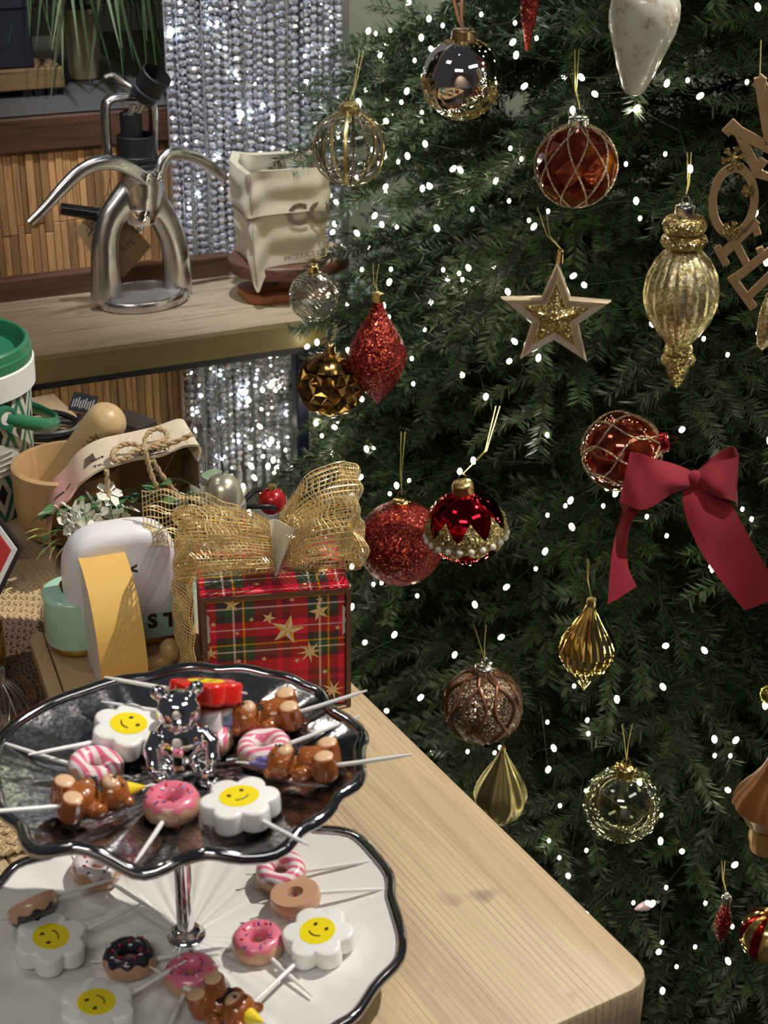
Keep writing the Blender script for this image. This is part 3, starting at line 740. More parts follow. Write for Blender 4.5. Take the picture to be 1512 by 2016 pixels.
# sprays that reach out over the shelf and the table on the tree's left flank
BL = []
for i in range(3): BL.append(branch_mesh(300 + i, .30, 1.1).mesh('branch', [M_twig, M_need], 0))
for k, (px, py, dz) in enumerate(((672, 98, .10), (650, 150, .05), (700, 62, .08), (600, 178, .02), (585, 232, -.04), (640, 445, -.02), (655, 350, .02), (700, 480, -.06), (560, 596, -.02), (600, 668, .0), (548, 905, -.03), (575, 860, .02), (600, 960, -.05), (640, 770, .0), (872, 520, .06), (930, 600, .10), (1000, 770, .08), (880, 320, .06))):
    dp = 1.83 if px < 760 else 1.58
    p = at_d(px, py, dp); x = (p - V((TX + (.1 if px > 760 else 0), TY, p.z + dz))).normalized(); y = V((0, 0, 1)).cross(x).normalized(); zz = x.cross(y)
    put('branch', BL[k % 3], tree, p - V((TX, TY, 0)) - x * .30, (basis(x, y, zz) @ M.Rotation(.5 * (k % 3 - 1), 3, 'X')).to_euler())
# far side and the crown, out of the photograph's sight, joined
low_me = branch_mesh(7, .40, .28, .004); lv = np.array([tuple(v) for v in low_me.v]); acc_v, acc_f, acc_m = [], [], []; o = 0
for k in range(110):
    if k < 80: z = .1 + 1.5 * random.random(); az = FA + pi + random.uniform(-1.5, 1.5)
    else: z = 1.65 + .9 * random.random(); az = random.uniform(0, 2 * pi)
    loc, Rm = branch_xf(z, az, random.uniform(.85, 1.05), random.gauss(0, .3))
    sc_ = 1 if k < 80 else max(.25, TR(z) / .45)
    acc_v.append(lv @ np.array(Rm).T * sc_ + np.array(loc + (Rm @ V((.36, 0, 0))) * (1 - sc_))); acc_f += [tuple(i + o for i in f) for f in low_me.f]; acc_m += low_me.m; o += len(lv)
me = bpy.data.meshes.new('foliage'); me.from_pydata(np.concatenate(acc_v).tolist(), [], acc_f); me.materials.append(M_twig); me.materials.append(M_need)
me.polygons.foreach_set('material_index', acc_m); me.update(); put('foliage', me, tree)['kind'] = 'stuff'
# ---------------------------------------------------------------- fairy lights
ls = thing('fairy_lights', 'string of tiny warm white fairy lights wound through the Christmas tree', 'string lights', (TX, TY, 0))
M_bulb = mat('lit_bulb', (1, 1, .95), .3, 0, emit=34, ecol=(1, .95, .70))
me = MB().ball((0, 0, 0), (.0026, .0026, .0040), 8, 6).mesh('bulb', M_bulb, 60)
sock = MB().lathe([(.0016, -.009), (.0019, -.003), (.0012, -.002)], 6).mesh('socket', mat('green_socket', (.02, .05, .02), .5))
path, cnt, row = [], 0, 0
z = 1.22
pts = []
while z > .2:
    n = int(TR(z) * 1.95 / .064)
    seq = range(n) if row % 2 else range(n - 1, -1, -1)
    for k in seq:
        az = FA - 1.5 + 1.95 * (k + random.random()) / n; zz = z + random.uniform(-.05, .05); R = TR(zz) * random.uniform(1.0, 1.12)
        pts.append(V((R * cos(az), R * sin(az), zz)))
    z -= .058; row += 1
pts = pts[:300]
print('bulbs', len(pts))
for p in pts:
    q = put('bulb', me, ls, p, (random.uniform(-.8, .8), random.uniform(-.8, .8), 0))
mb = MB()
for k in range(260):
    zz = .14 + 1.02 * random.random() ** 1.35; R = TR(zz) * random.uniform(.94, 1.09); az = FA + random.uniform(-1.5, .5); c = (R * cos(az), R * sin(az), zz); mb.ball(c, (.0019, .0019, .0026), 6, 4)
mb.build('small_bulbs', M_bulb, ls, 60, fix=False)['kind'] = 'stuff'
wire = []
for a, b in zip(pts, pts[1:]):
    m = (a + b) / 2; m.x *= .90; m.y *= .90; wire += [a, m + V((0, 0, -.006 * random.random()))]
MB().tube(wire, .0004, 4).build('wire', mat('green_wire', (.012, .03, .012), .5), ls, 60, fix=False)
# ================================================================ things on the display table
def frame(origin, ang):
    u = V((cos(ang), sin(ang), 0)); v = V((-sin(ang), cos(ang), 0)); o = V(origin)
    def loc(p): q = V(p) - o; return V((q.dot(u), q.dot(v), q.z))
    def onv(px, py, b):                                 # pixel -> local point on the plane v = b
        d = ray(px, py); k = (o + v * b - EYE).dot(v) / d.dot(v); return loc(EYE + d * k)
    def wp(a, b, z): return o + u * a + v * b + V((0, 0, z))
    return u, v, loc, onv, wp
def gridwire(fn, nu, nv, lu, lv, r=.00042):
    """open mesh ribbon: lu lines along, lv across"""
    mb = MB()
    for i in range(lv):
        u = i / (lv - 1); mb.tube([fn(u, j / (nv - 1)) for j in range(nv)], r, 3)
    for j in range(lu):
        v = j / (lu - 1); mb.tube([fn(i / (nu - 1), v) for i in range(nu)], r * 1.15, 3)
    return mb
# ---------------------------------------------------------------- plaid gift box
GA = math.radians(9.5)
_r = tz(691, 1391); u, v = V((cos(GA), sin(GA), 0)), V((-sin(GA), cos(GA), 0))
GH = z_for(_r, 1159) - TZ
GW = .11
for _ in range(30):
    q = _r - u * GW + V((0, 0, GH)); GW += (proj(q)[0] - 394) * 1.1 / FPX
GD = .085
print('box', GW, GH)
gb = thing('gift_box', 'red tartan gift box with gold stars and a gold mesh bow', 'gift box', _r - u * GW / 2 + v * GD / 2, GA)
def plaid(name, ax, shade=1.0, off=(0, 0)):
    m = mat(name, (.5, .02, .04), .5); t = nd(m, 'TexCoord'); sp = nd(m, 'SeparateXYZ'); lk(m, t.outputs['Object'], sp.inputs[0])
    R, G, D_, Au, Wh = (.52, .012, .035), (.015, .055, .025), (.025, .012, .018), (.55, .30, .05), (.62, .50, .50); DR = (.22, .008, .022)
    def bands(o, k, st):
        f = math_(m, 'FRACT', math_(m, 'ADD', math_(m, 'DIVIDE', sp.outputs[o], k), 10 + st))
        r = nd(m, 'ValToRGB'); r.color_ramp.interpolation = 'CONSTANT'; e = r.color_ramp.elements
        e[0].position = 0; e[0].color = (*G, 1); e[1].position = .05; e[1].color = (*Wh, 1)
        for p, c in ((.065, D_), (.12, Au), (.135, G), (.20, DR), (.36, R), (.40, DR), (.46, R), (.58, D_), (.62, G), (.66, Wh), (.675, G), (.72, Au), (.735, D_), (.80, R), (.86, Wh), (.875, R), (.93, D_)): q = e.new(p); q.color = (*c, 1)
        lk(m, f, r.inputs[0]); return r.outputs[0]
    c = mix(m, .5, bands(ax[0], .104, off[0]), bands(ax[1], .094, off[1]))
    rb = nd(m, 'TexWave', i_Scale=260.0); lk(m, t.outputs['Object'], rb.inputs['Vector']); bump(m, rb.outputs['Fac'], .25, .0004)
    h = nd(m, 'HueSaturation', i_Saturation=1.15, i_Value=1.5 * shade); lk(m, c, h.inputs['Color']); lk(m, h.outputs[0], bsdf(m).inputs['Base Color']); return m
M_pf, M_pt, M_ps = plaid('tartan_front', (0, 2), 1, (.36, .1)), plaid('tartan_top', (0, 1), 1.1, (.42, .25)), plaid('tartan_side', (1, 2))
M_edge = mat('brown_edge', (.13, .06, .03), .7)
x, y = GW / 2, GD / 2; tk = .0034
MB().box((0, .002, GH - tk / 2), (GW, GD - .004, tk), None, .0008).build('lid', M_pt, gb, 0)
MB().box((0, -y + .0008, GH - tk / 2), (GW, .0016, tk)).build('lid_edge', M_edge, gb, 0)
for q in (-1, 1):
    MB().box((q * (x - tk / 2), .002, (GH - tk) / 2), (tk, GD - .004, GH - tk)).build('side_panel', M_ps, gb, 0)
    MB().box((q * (x - tk / 2), -y + .0008, (GH - tk) / 2), (tk, .0016, GH - tk)).build('side_edge', M_edge, gb, 0)
MB().box((0, y - .005, (GH - tk) / 2), (GW - 2 * tk, .004, GH - tk)).build('back_panel', M_pf, gb, 0)
fp = MB().box((0, -y + .0065, (GH - tk) / 2 - .0003), (GW - 2 * tk - .001, .005, GH - tk - .0016), None, .0006).build('front_panel', M_pf, gb, 0)
MB().box((0, 0, .002), (GW - 2 * tk, GD - .012, .003)).build('floor_panel', M_edge, gb, 0)
# notches in the front corners, pale lining showing
for q in (-1, 1):
    MB().prism([(-.0012, -.013), (.0012, -.010), (.0006, -.004), (.0016, 0), (.0006, .004), (.0012, .010), (-.0012, .013)], 0, .0008).xf(M.Translation((q * (x - tk - .0016), -y + .0036, GH * .73)) @ M.Rotation(pi / 2, 4, 'X')).build('notch', mat('pale_lining', (.6, .5, .45), .6), gb, 0)
M_sg, M_sw = mat('star_gold', (.75, .42, .05), .5), mat('star_cream', (.82, .70, .52), .5)
def star(c, r, n, rot, par, plane, inner=.42):
    mb = MB(); N = 2 * n
    P = [V((cos(rot + pi * k / n), sin(rot + pi * k / n), 0)) * (r if k % 2 == 0 else r * inner) for k in range(N)]
    for k in range(N): mb.mi = k % 2; a, b = P[k], P[(k + 1) % N]; mb.add([(0, 0, .0004), (*a.xy, .00015), (*b.xy, .00015)], [(0, 1, 2)])
    mb.mi = 0; mb.add([(*p.xy, .00015) for p in P] + [(*p.xy, 0) for p in P], [(k, k + N, (k + 1) % N + N, (k + 1) % N) for k in range(N)])
    R = M.Rotation(pi / 2, 4, 'X') if plane == 'front' else M.Identity(4)
    mb.xf(M.Translation(c) @ R).build('star_print', [M_sg, M_sw], par, 0, fix=False)
fu, fv, floc, fonv, fwp = frame(gb.location, GA)
for px, py, r, n, rot in ((566, 1240, .0105, 5, 1.35), (529, 1217, .0045, 5, 1.2), (610, 1283, .0080, 8, .1), (629, 1204, .0065, 5, 1.8), (655, 1358, .0075, 8, .2), (413, 1287, .0055, 6, .3), (456, 1190, .0055, 5, .2), (495, 1220, .0018, 5, 1),
    (467, 1247, .0018, 5, 1), (520, 1297, .002, 5, 1.4), (470, 1302, .002, 5, .4), (585, 1300, .002, 5, .9), (575, 1180, .002, 5, .9), (630, 1180, .0025, 5, .5), (550, 1325, .002, 5, .3), (640, 1322, .0022, 5, .8), (665, 1235, .002, 5, .2), (420, 1230, .002, 5, .2)):
    p = fonv(px, py, -y + .0038); star((p.x, -y + .0039, p.z), r * 1.25, n, rot, gb, 'front', .38 if n == 5 else .3)
for px, py, r, n, rot in ((634, 1122, .0085, 8, .2), (554, 1125, .006, 8, .5), (600, 1150, .003, 5, .5), (505, 1150, .003, 5, .9), (660, 1140, .002, 5, .9)):
    p = floc(at_z(px, py, TZ + GH)); star((p.x, p.y, GH), r, n, rot, gb, 'top', .3)
# gold mesh ribbon
M_mesh = mat('gold_mesh', (.9, .66, .25), .30, .55)
lk(M_mesh, ramp(M_mesh, noise(M_mesh, coords(M_mesh), 450, 2), [(.3, (.85, .52, .14)), (.5, (1, .80, .38)), (.68, (1, .95, .75))]), bsdf(M_mesh).inputs['Base Color'])
kx, ky, kz = .006, -.004, GH + .012                      # the knot
def loopfn(prof, w0, w1, yc, seed, tilt, lift, crump=.0022):
    path = catmull([V((p[0], 0, p[1])) for p in prof], 10); n = len(path) - 1
    def fn(u, v):
        f = u * n; i = min(n - 1, int(f)); p = path[i].lerp(path[i + 1], f - i); s = sin(pi * u) ** .6
        w = w0 + (w1 - w0) * s; yy = (v - .5) * w
        c = crump * s * (sin(u * 31 + v * 9 + seed) + .7 * sin(u * 17 - v * 21 + seed * 2))
        puff = .010 * s * (1 - (2 * v - 1) ** 2)
        return V((kx + p.x + c, ky + yc * s + yy, kz + p.z + c * .8 + puff * (1 if p.z > .015 else -.3)))
    ct, st_ = cos(tilt), sin(tilt)
    def gn(u, v):
        p = fn(u, v) - V((kx, ky, kz)); s = sin(pi * u) ** .6
        q = V((kx + p.x, ky + p.y * ct - p.z * st_, kz + p.y * st_ + p.z * ct + lift * s))
        if q.x > -x - .002: q.z = max(q.z, GH + .0016)
        return q
    return gn
L1 = loopfn([(0, 0), (-.03, -.009), (-.062, -.008), (-.074, .012), (-.066, .034), (-.035, .036), (-.008, .016), (0, .004)], .014, .052, .010, 1, 1.0, .001)
L2 = loopfn([(0, 0), (.020, -.006), (.042, -.008), (.056, .000), (.058, .020), (.046, .036), (.024, .036), (.008, .018), (0, .004)], .014, .074, .012, 4, .85, .012)
for k, fn in enumerate((L1, L2)):
    mb = gridwire(fn, 96, 40, 19, 52); f2 = (lambda g: lambda a, b: g(.04 + .92 * a, b) * 1 + V((.0014, .0010, -.0024)))(fn)
    b2 = gridwire(f2, 80, 30, 17, 46); mb.add(b2.v, b2.f); mb.build('bow_loop', M_mesh, gb, 60, fix=False)
def tail1(u, v):
    w = .012 + .034 * min(1, u * 2.2); c = .002 * (sin(u * 23 + v * 8) + sin(v * 17 - u * 9))
    return V((kx - .098 * u, ky + .016 + .026 * u + (v - .5) * w * .45, kz + .001 + .014 * sin(u * 2.3) + .004 * u + (v - .5) * w * .75 + c))
gridwire(tail1, 50, 30, 15, 36).build('bow_tail', M_mesh, gb, 60, fix=False)
def tail2(u, v):
    c = .0008 * (sin(u * 30 + v * 8) + sin(v * 17 - u * 9)); z = GH + .028 - (GH + .020) * u
    return V((-x - .0015 - .005 * sin(u * 3) + c - .010 * v - .004 * sin(pi * v), -.040 + .050 * v, z))
mb = gridwire(tail2, 60, 30, 14, 50); b2 = gridwire(lambda a, b: tail2(a, b) + V((-.0018, .0012, .001)), 60, 30, 22, 46); mb.add(b2.v, b2.f); mb.build('ribbon_band', M_mesh, gb, 60, fix=False)
M_tape = mat('frosted_tape', (.90, .84, .68), .35, 0, alpha=.7)
MB().sheet(lambda a, b: V((kx + .002 + (a - .5) * (.008 + .024 * b ** 1.5) + .012 * b - .006, ky - .012 + .004 * sin(a * 9) - .003 * b, kz - .010 + .046 * b - .010 * a * b)), 12, 14, .0006).build('knot_tape', M_tape, gb, 60)

# ---------------------------------------------------------------- santa ornament behind the box
sb = tz(444, 1092); sc2 = (z_for(sb, 934) - TZ) / .078
so = thing('santa_ornament', 'glass gnome head ornament with a pearly champagne cap and pink face', 'ornament', sb, math.radians(-15))
M_pearlcap = mat('champagne_pearl', (.62, .58, .46), .28, .75); M_skin = mat('pink_face', (.72, .26, .22), .45)
def S(l): return [(r * sc2 * .78, z * sc2) for r, z in l]
MB().lathe(S([(.004, .050), (.0215, .050), (.0225, .056), (.0205, .066), (.015, .0735), (.008, .0770), (.0005, .0782)]), 32).build('cap', M_pearlcap, so)
MB().lathe(S([(.0205, .043), (.0245, .044), (.0255, .048), (.0245, .0525), (.021, .0535)]), 32).build('brim', glitter('silver_glitter', (.5, .5, .44), (.9, .9, .85), 900), so)
MB().ball((.004 * sc2, 0, .036 * sc2), (.0145 * sc2, .0145 * sc2, .016 * sc2), 24, 16).ball((.0195 * sc2, 0, .035 * sc2), .0035 * sc2, 10, 8).build('face', M_skin, so)
for q in (-1, 1): MB().ball((.0180 * sc2, q * .0055 * sc2, .0395 * sc2), .0013 * sc2, 8, 6).build('eye', BLACK, so)
MB().lathe(S([(.006, 0), (.015, .006), (.0205, .018), (.0205, .030), (.012, .034)]), 24, (.003 * sc2, 0, 0), rf=lambda a, t: 1 + .06 * sin(9 * a)).build('beard', mat('grey_beard', (.38, .38, .30), .35, .5), so)
MB().tube([(0, 0, .077 * sc2), (.001, 0, .083 * sc2), (-.0005, 0, .091 * sc2), (.0015, 0, .097 * sc2)], .0005, 5).build('hook', BLACK, so)
# red bauble and black cord behind the box
rb = thing('red_bauble', 'plain red bauble lying on the table behind the gold bow', 'bauble', tz(537, 1012) + V((0, 0, .0135)))
MB().ball((0, 0, 0), .0135, 24, 16).build('globe', mat('red_satin', (.42, .015, .02), .22, .3), rb); MB().lathe([(.004, .012), (.004, .017), (.001, .0175)], 14).build('cap', DGOLD, rb)
P_ = tz(516, 1012)
tag(MB().tube(catmull([(.022 * cos(a) * (1 + .2 * sin(2 * a)), .018 * sin(a), .005 + .012 * abs(sin(a))) for a in np.linspace(0, 5.6, 10)], 6), .0028, 8).build('cable_loop', BLACK, None, 60, P_), 'loop of black cord on the table behind the gnome ornament', 'cable')

# ---------------------------------------------------------------- straw mat, serving board, toaster lamp, bread slice
mc = V((-.315, .962, TZ)); M_straw = wood('straw', (.56, .42, .24), (.28, .18, .09), 0, 3, .8, .45); M_shadestraw = wood('shaded_straw', (.115, .065, .035), (.04, .02, .012), 0, 3, .8, .45)  # brown of the inner rings paints in shade lying on the straw
matt = thing('woven_mat', 'round woven straw placemat, centre coloured as in shade, with a plaited pale border', 'placemat', mc)
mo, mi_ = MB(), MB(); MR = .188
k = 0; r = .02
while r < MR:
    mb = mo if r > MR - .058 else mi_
    n = max(24, int(2 * pi * r / .0032)); nt = max(3, round(2 * pi * r / .016))
    for sdx in range(3):
        pts = []
        for i in range(n):
            a = 2 * pi * i / n; ph = nt * a + sdx * 2 * pi / 3 + k
            pts.append(((r + .0036 * cos(ph)) * cos(a), (r + .0036 * cos(ph)) * sin(a), .0032 + .0016 * sin(2 * ph)))
        mb.tube(pts, .0018, 5, True)
    r += .0102; k += 1.3
mo.build('plaited_border', M_straw, matt, 60, fix=False)['kind'] = 'stuff'; mi_.build('plaited_centre', M_shadestraw, matt, 60, fix=False)['kind'] = 'stuff'
MB().lathe([(.001, .0), (MR - .002, .0), (MR - .002, .0016), (.001, .0016)], 48).build('mat_base', M_shadestraw, matt)
BT = TZ + .0235; LA = math.radians(21)
bo = at_z(55, 1257, BT); bo.z = TZ
bu, bv_, bloc, bonv, bwp = frame(bo, LA)
print('board edge', bloc(at_z(111, 1375, BT)), bloc(at_z(95, 1234, BT)), bloc(at_z(132, 1373, BT)))
bd = thing('serving_board', 'thick wooden serving board with a long groove under the mint lamp', 'board', bo, LA)
M_bw = wood('acacia', (.45, .29, .155), (.19, .10, .045), 1, 1.1, .45, .44)
MB().prism([(.0012, -.15), (.0125, -.15), (.0125, .006), (.009, .0105), (.0012, .0)], .0065, .0235, .0015, 2).build('side_strip', M_bw, bd, 30)
MB().prism([(.0135, -.15), (.128, -.15), (.128, .085), (.035, .085), (.0185, .013), (.0135, .006)], .0065, .0235, .0015, 2).build('board_panel', M_bw, bd, 30)
MB().prism([(.02, -.14), (.118, -.14), (.118, .06), (.04, .06)], 0.0, .0066).build('board_foot', M_bw, bd, 0)
# toaster lamp
M_mint = mat('mint_enamel', (.46, .74, .57), .16, 0, coat=.6); M_milk = mat('milky_shade', (.80, .79, .82), .35, 0, sss=.25, sscale=.01); M_brass = mat('brass_trim', (.55, .38, .10), .25, 1)
lo_ = at_z(256, 1282, BT); lu, lv_, lloc, lonv, lwp = frame(lo_, LA)
tl = thing('toaster_lamp', 'mint green toaster lamp with a white bread-shaped shade', 'lamp', lo_, LA)
xl = lonv(97, 1245, .0).x; LW = 2 * abs(xl); LDp = .052
print('lamp half', xl, 'mint top', lonv(340, 1160, 0).z, 'bread top', lonv(300, 1036, 0).z, 'bread left', lonv(117, 1110, .012).x)
MH, BH = lonv(340, 1160, 0).z, lonv(300, 1036, .004).z
def rrect(w_, d_, r, n=6):
    out = []
    for cx, cy, a0 in ((w_ / 2 - r, d_ / 2 - r, 0), (-w_ / 2 + r, d_ / 2 - r, pi / 2), (-w_ / 2 + r, -d_ / 2 + r, pi), (w_ / 2 - r, -d_ / 2 + r, 1.5 * pi)):
        out += [(cx + r * cos(a0 + pi / 2 * k / n), cy + r * sin(a0 + pi / 2 * k / n)) for k in range(n + 1)]
    return out
T_ = M.Translation((0, LDp / 2, 0))
MB().prism(rrect(LW - .004, LDp - .004, .023), .0005, .007, .002, 2).xf(T_).build('brass_base', M_brass, tl, 30)
MB().prism(rrect(LW, LDp, .024, 8), .006, MH, .003, 4).xf(T_).build('toaster_body', M_mint, tl, 40)
MB().prism(rrect(LW - .03, .030, .010), MH - .004, MH + .0006, .0005, 1).xf(M.Translation((0, LDp / 2 + .004, 0))).build('slot_trim', M_brass, tl, 30)
def bread(w_, h, n=64):
    out = []
    for k in range(n):
        a = 2 * pi * k / n; c, s_ = cos(a), sin(a); e = 2 / (3.2 if s_ > 0 else 5.5)
        out.append((w_ / 2 * abs(c) ** e * (1 if c > 0 else -1), h / 2 * abs(s_) ** (2 / 2.6 if s_ > 0 else e) * (1 if s_ > 0 else -1)))
    return out
bw = 2 * abs(lonv(117, 1110, .012).x) - .004; bh = BH - .020
br = MB().prism(bread(bw, bh), 0, .034, .011, 6).xf(M.Translation((0, .0338, .020 + bh / 2)) @ M.Rotation(pi / 2, 4, 'X')).build('bread_shade', M_milk, tl, 50)
# front apron: the mint face runs flush up to the shade
fz = MH - .004
fy = -.0004
for px, s_ in ((262, '<'), (222, '>')):
    p = lonv(px, 1122, fy); txt('face_mark', s_, .012, M_ink, br, (p.x, fy + .0003, p.z), (pi / 2, 0, 0), .0003, 1, .0005)
for px, s_ in ((192, 'T'), (228, 'O'), (264, 'A'), (300, 'S'), (335, 'T')):
    p = lonv(px, 1223 + (px - 300) * -.09, 0); txt('letter', s_, .0165, M_ink, tl, (p.x, -.0004, p.z), (pi / 2, 0, 0), .0006, 1, .0006)
# bread slice block
M_crust = mat('yellow_crust', (.74, .46, .12), .4); M_slice = mat('white_crumb', (.74, .68, .66), .5)
so_ = at_z(203, 1380, BT); su, sv, sloc, sonv, swp = frame(so_, LA)
SD = .070; SHt = z_for(swp(0, SD, 0), 1090) - BT
SWd = .01
for _ in range(30): SWd += (293 - proj(swp(SWd, 0, .012))[0]) * 1.1 / FPX
print('slice', SHt, SWd)
sl = thing('bread_slice_block', 'white bread slice block wrapped in a yellow crust, standing on the board', 'ornament', so_, LA)
prof = [(0, 0), (0, .022), (.0008, SHt * .36), (.006, SHt * .56), (.016, SHt * .74), (.030, SHt * .885), (.046, SHt * .965), (.060, SHt * .995), (SD, SHt)]
prof = [(p.x, p.y) for p in catmull([V((a, b, 0)) for a, b in prof], 5)]
TY_ = M.Rotation(pi / 2, 4, 'Z') @ M.Rotation(pi / 2, 4, 'X')           # (a,b,c) -> x=c, y=a, z=b
MB().prism([(SD, 0), *[(p[0] + .0018, min(p[1], SHt - .0018)) for p in prof[1:-1]], (SD, SHt - .0018)][::-1], .0008, SWd - .0008).xf(TY_).build('crumb', M_slice, sl, 30)
mb = MB(); n = len(prof)
vs = []
for c in (0, SWd):
    vs += [(c, p[0], p[1]) for p in prof]; vs += [(c, min(p[0] + .0016, SD), max(min(p[1] - .0016 * (p[0] > .004), SHt - .0016), 0)) for p in prof]
fs = []
for i in range(n - 1): fs += [(i, i + 1, 2 * n + i + 1, 2 * n + i), (n + i, 3 * n + i, 3 * n + i + 1, n + i + 1), (i, n + i, n + i + 1, i + 1), (2 * n + i, 2 * n + i + 1, 3 * n + i + 1, 3 * n + i)]
fs += [(0, 2 * n, 3 * n, n), (n - 1, 2 * n - 1, 4 * n - 1, 3 * n - 1)]
mb.add(vs, fs).build('crust', M_crust, sl, 40)
kn = thing('wooden_knob', 'small rounded wooden knob on the board beside the yellow crust', 'knob', at_z(312, 1320, BT) + V((0, 0, .0002)), .4)  # rounded wooden knob, kept as a separate object
me_ = fused(MB().tube([(-.012, 0, .0062), (0, 0, .0068), (.008, 0, .010)], [.0055, .006, .006], 14).ball((.010, 0, .0155), (.0085, .0085, .0095), 18, 12).ball((-.010, 0, .006), .0058), .0009, 4)
me_.materials.append(mat('honey_wood', (.50, .33, .13), .35)); put('knob_body', me_, kn)
# whisk, amber cup, hexagonal sign
wk = thing('wire_whisk', 'small wire whisk head lying on the centre of the mat', 'whisk', tz(14, 1462) + V((0, 0, .0072)))
M_wire = mat('steel_wire', (.30, .29, .28), .3, 1)
for k in range(8):
    a = k * pi / 8; P = [(.003 * cos(a), .003 * sin(a), .046), (.012 * cos(a), .012 * sin(a), .036), (.019 * cos(a), .019 * sin(a), .018), (.011 * cos(a), .011 * sin(a), .003), (0, 0, .0008)]
    P += [(-p[0], -p[1], p[2]) for p in P[::-1][1:]]
    MB().tube(catmull(P, 5), .0007, 5).build('wire_loop', M_wire, wk)
MB().lathe([(.0045, .043), (.0045, .056), (.003, .058)], 12).build('collar', M_wire, wk)
cu = thing('amber_cup', 'yellow glass cup on the mat, cut by the picture edge', 'cup', tz(-52, 1352) + V((0, 0, .006)))
gl = glass('amber_glass', (.9, .72, .12), .03, .3)
MB().lathe([(.012, 0), (.021, .002), (.026, .010), (.0275, .024), (.027, .045), (.0258, .045), (.0262, .024), (.024, .011), (.019, .0045), (.001, .004)], 32).build('bowl', gl, cu, 50)
MB().lathe([(.001, .0048), (.019, .0052), (.0235, .012), (.0245, .020), (.001, .0202)], 32).build('yellow_filling', mat('yellow_filling', (.75, .52, .02), .3), cu, 40)
hc = at_d(-80, 1062, 1.27); hx = thing('hexagonal_sign', 'red hexagonal sign with a white border in a black frame', 'sign', (hc.x, hc.y, TZ))
Rh = M.Rotation(math.radians(12), 4, 'Z') @ M.Rotation(math.radians(72), 4, 'X'); HR = .0505; hz = HR * .866 * sin(math.radians(72)) + .003
hexa = lambda r: [(r * cos(pi / 3 * k), r * sin(pi / 3 * k)) for k in range(6)]
for nm, r, z0, z1, m_ in (('frame', HR, -.007, 0, BLACK), ('border', HR - .0045, 0, .0012, mat('white_print', (.72, .72, .74), .4)), ('panel', HR - .0095, .0012, .0020, mat('red_print', (.48, .035, .03), .4))):
    MB().prism(hexa(r), z0, z1, .0006, 1).xf(M.Translation((0, 0, hz)) @ Rh).build(nm, m_, hx, 0)

# ---------------------------------------------------------------- bucket
bp = tz(-58, 988); BKH = z_for(bp, 676) - TZ
rr0 = .067 
bk = thing('patterned_bucket', 'white and green diamond patterned tub with a green lid', 'bucket', bp)
print('bucket h', BKH, 'right edge', proj(bp + V((.072, 0, BKH - .02))))
M_bk = mat('bucket_print', (.6, .6, .5), .4)
t = nd(M_bk, 'TexCoord'); sp = nd(M_bk, 'SeparateXYZ'); lk(M_bk, t.outputs['Object'], sp.inputs[0])
an = math_(M_bk, 'MULTIPLY', math_(M_bk, 'ARCTAN2', sp.outputs[1], sp.outputs[0]), 8 / pi); zz = math_(M_bk, 'MULTIPLY', sp.outputs[2], 17.0)
def tri(a): return math_(M_bk, 'ABSOLUTE', math_(M_bk, 'SUBTRACT', math_(M_bk, 'FRACT', math_(M_bk, 'ADD', a, 50.0)), .5))
dd = math_(M_bk, 'MAXIMUM', tri(math_(M_bk, 'ADD', an, zz)), tri(math_(M_bk, 'SUBTRACT', an, zz)))
r_ = nd(M_bk, 'ValToRGB'); r_.color_ramp.interpolation = 'CONSTANT'; e = r_.color_ramp.elements
e[0].position = 0; e[0].color = (.012, .02, .03, 1); e[1].position = .20; e[1].color = (.60, .60, .50, 1); q = e.new(.40); q.color = (.02, .16, .10, 1)
lk(M_bk, dd, r_.inputs[0]); lk(M_bk, r_.outputs[0], bsdf(M_bk).inputs['Base Color'])
M_grn = mat('green_plastic', (.03, .19, .10), .3)
H = BKH
MB().lathe([(.060, 0), (.062, .003), (.0675, H - .045), (.0675, H - .012)], 48).build('tub', M_bk, bk)
MB().lathe([(.0685, H - .040), (.0722, H - .039), (.0728, H - .016), (.070, H - .014), (.068, H - .030)], 48).build('collar', WHITE, bk)
MB().lathe([(.071, H - .0155), (.0715, H - .006), (.0700, H - .005), (.0695, H + .002), (.0672, H + .004), (.0652, H + .003), (.0645, H - .010), (.001, H - .010)], 48, cap0=True).build('lid', M_grn, bk)
hp = []
for k in range(17):
    a = -.72 + pi * k / 16; f = sin(pi * k / 16); hp.append(((.0745 + .016 * f) * cos(a), (.0745 + .016 * f) * sin(a), H - .052 - .042 * f))
hd = MB().tube(hp, .0034, 8, ex=1.9, up=(0, 0, 1)).build('handle', M_grn, bk)
a = -.72; c = V((.0732 * cos(a), .0732 * sin(a), H - .052)); n_ = V((cos(a), sin(a), 0)); Rm = n_.to_track_quat('Z', 'Y').to_matrix().to_4x4()
MB().lathe([(.0105, -.002), (.0105, .004), (.0075, .0045), (.0072, .002)], 24).xf(M.Translation(c) @ Rm).build('hinge_ring', M_grn, bk)
MB().lathe([(.0068, -.002), (.0068, .0035), (.001, .004)], 20).xf(M.Translation(c) @ Rm).build('hinge_pin', WHITE, bk)
lab = MB().grid(lambda u, v: ((.0655 + .003 * v) * cos(-1.10 + .62 * u), (.0655 + .003 * v) * sin(-1.10 + .62 * u), .048 + .045 * v * (1 - .5 * u)), 10, 4).build('paper_label', mat('label_paper', (.66, .66, .62), .6), bk, 60, fix=False)
for k in range(4): MB().tube([((.0672 + .0022 * k / 3) * cos(-1.0 + .4 * j / 6), (.0672 + .0022 * k / 3) * sin(-1.0 + .4 * j / 6), .055 + .006 * k) for j in range(7)], .0006, 4).build('print_line', mat('grey_print', (.42, .42, .40), .6), lab, 0, fix=False)

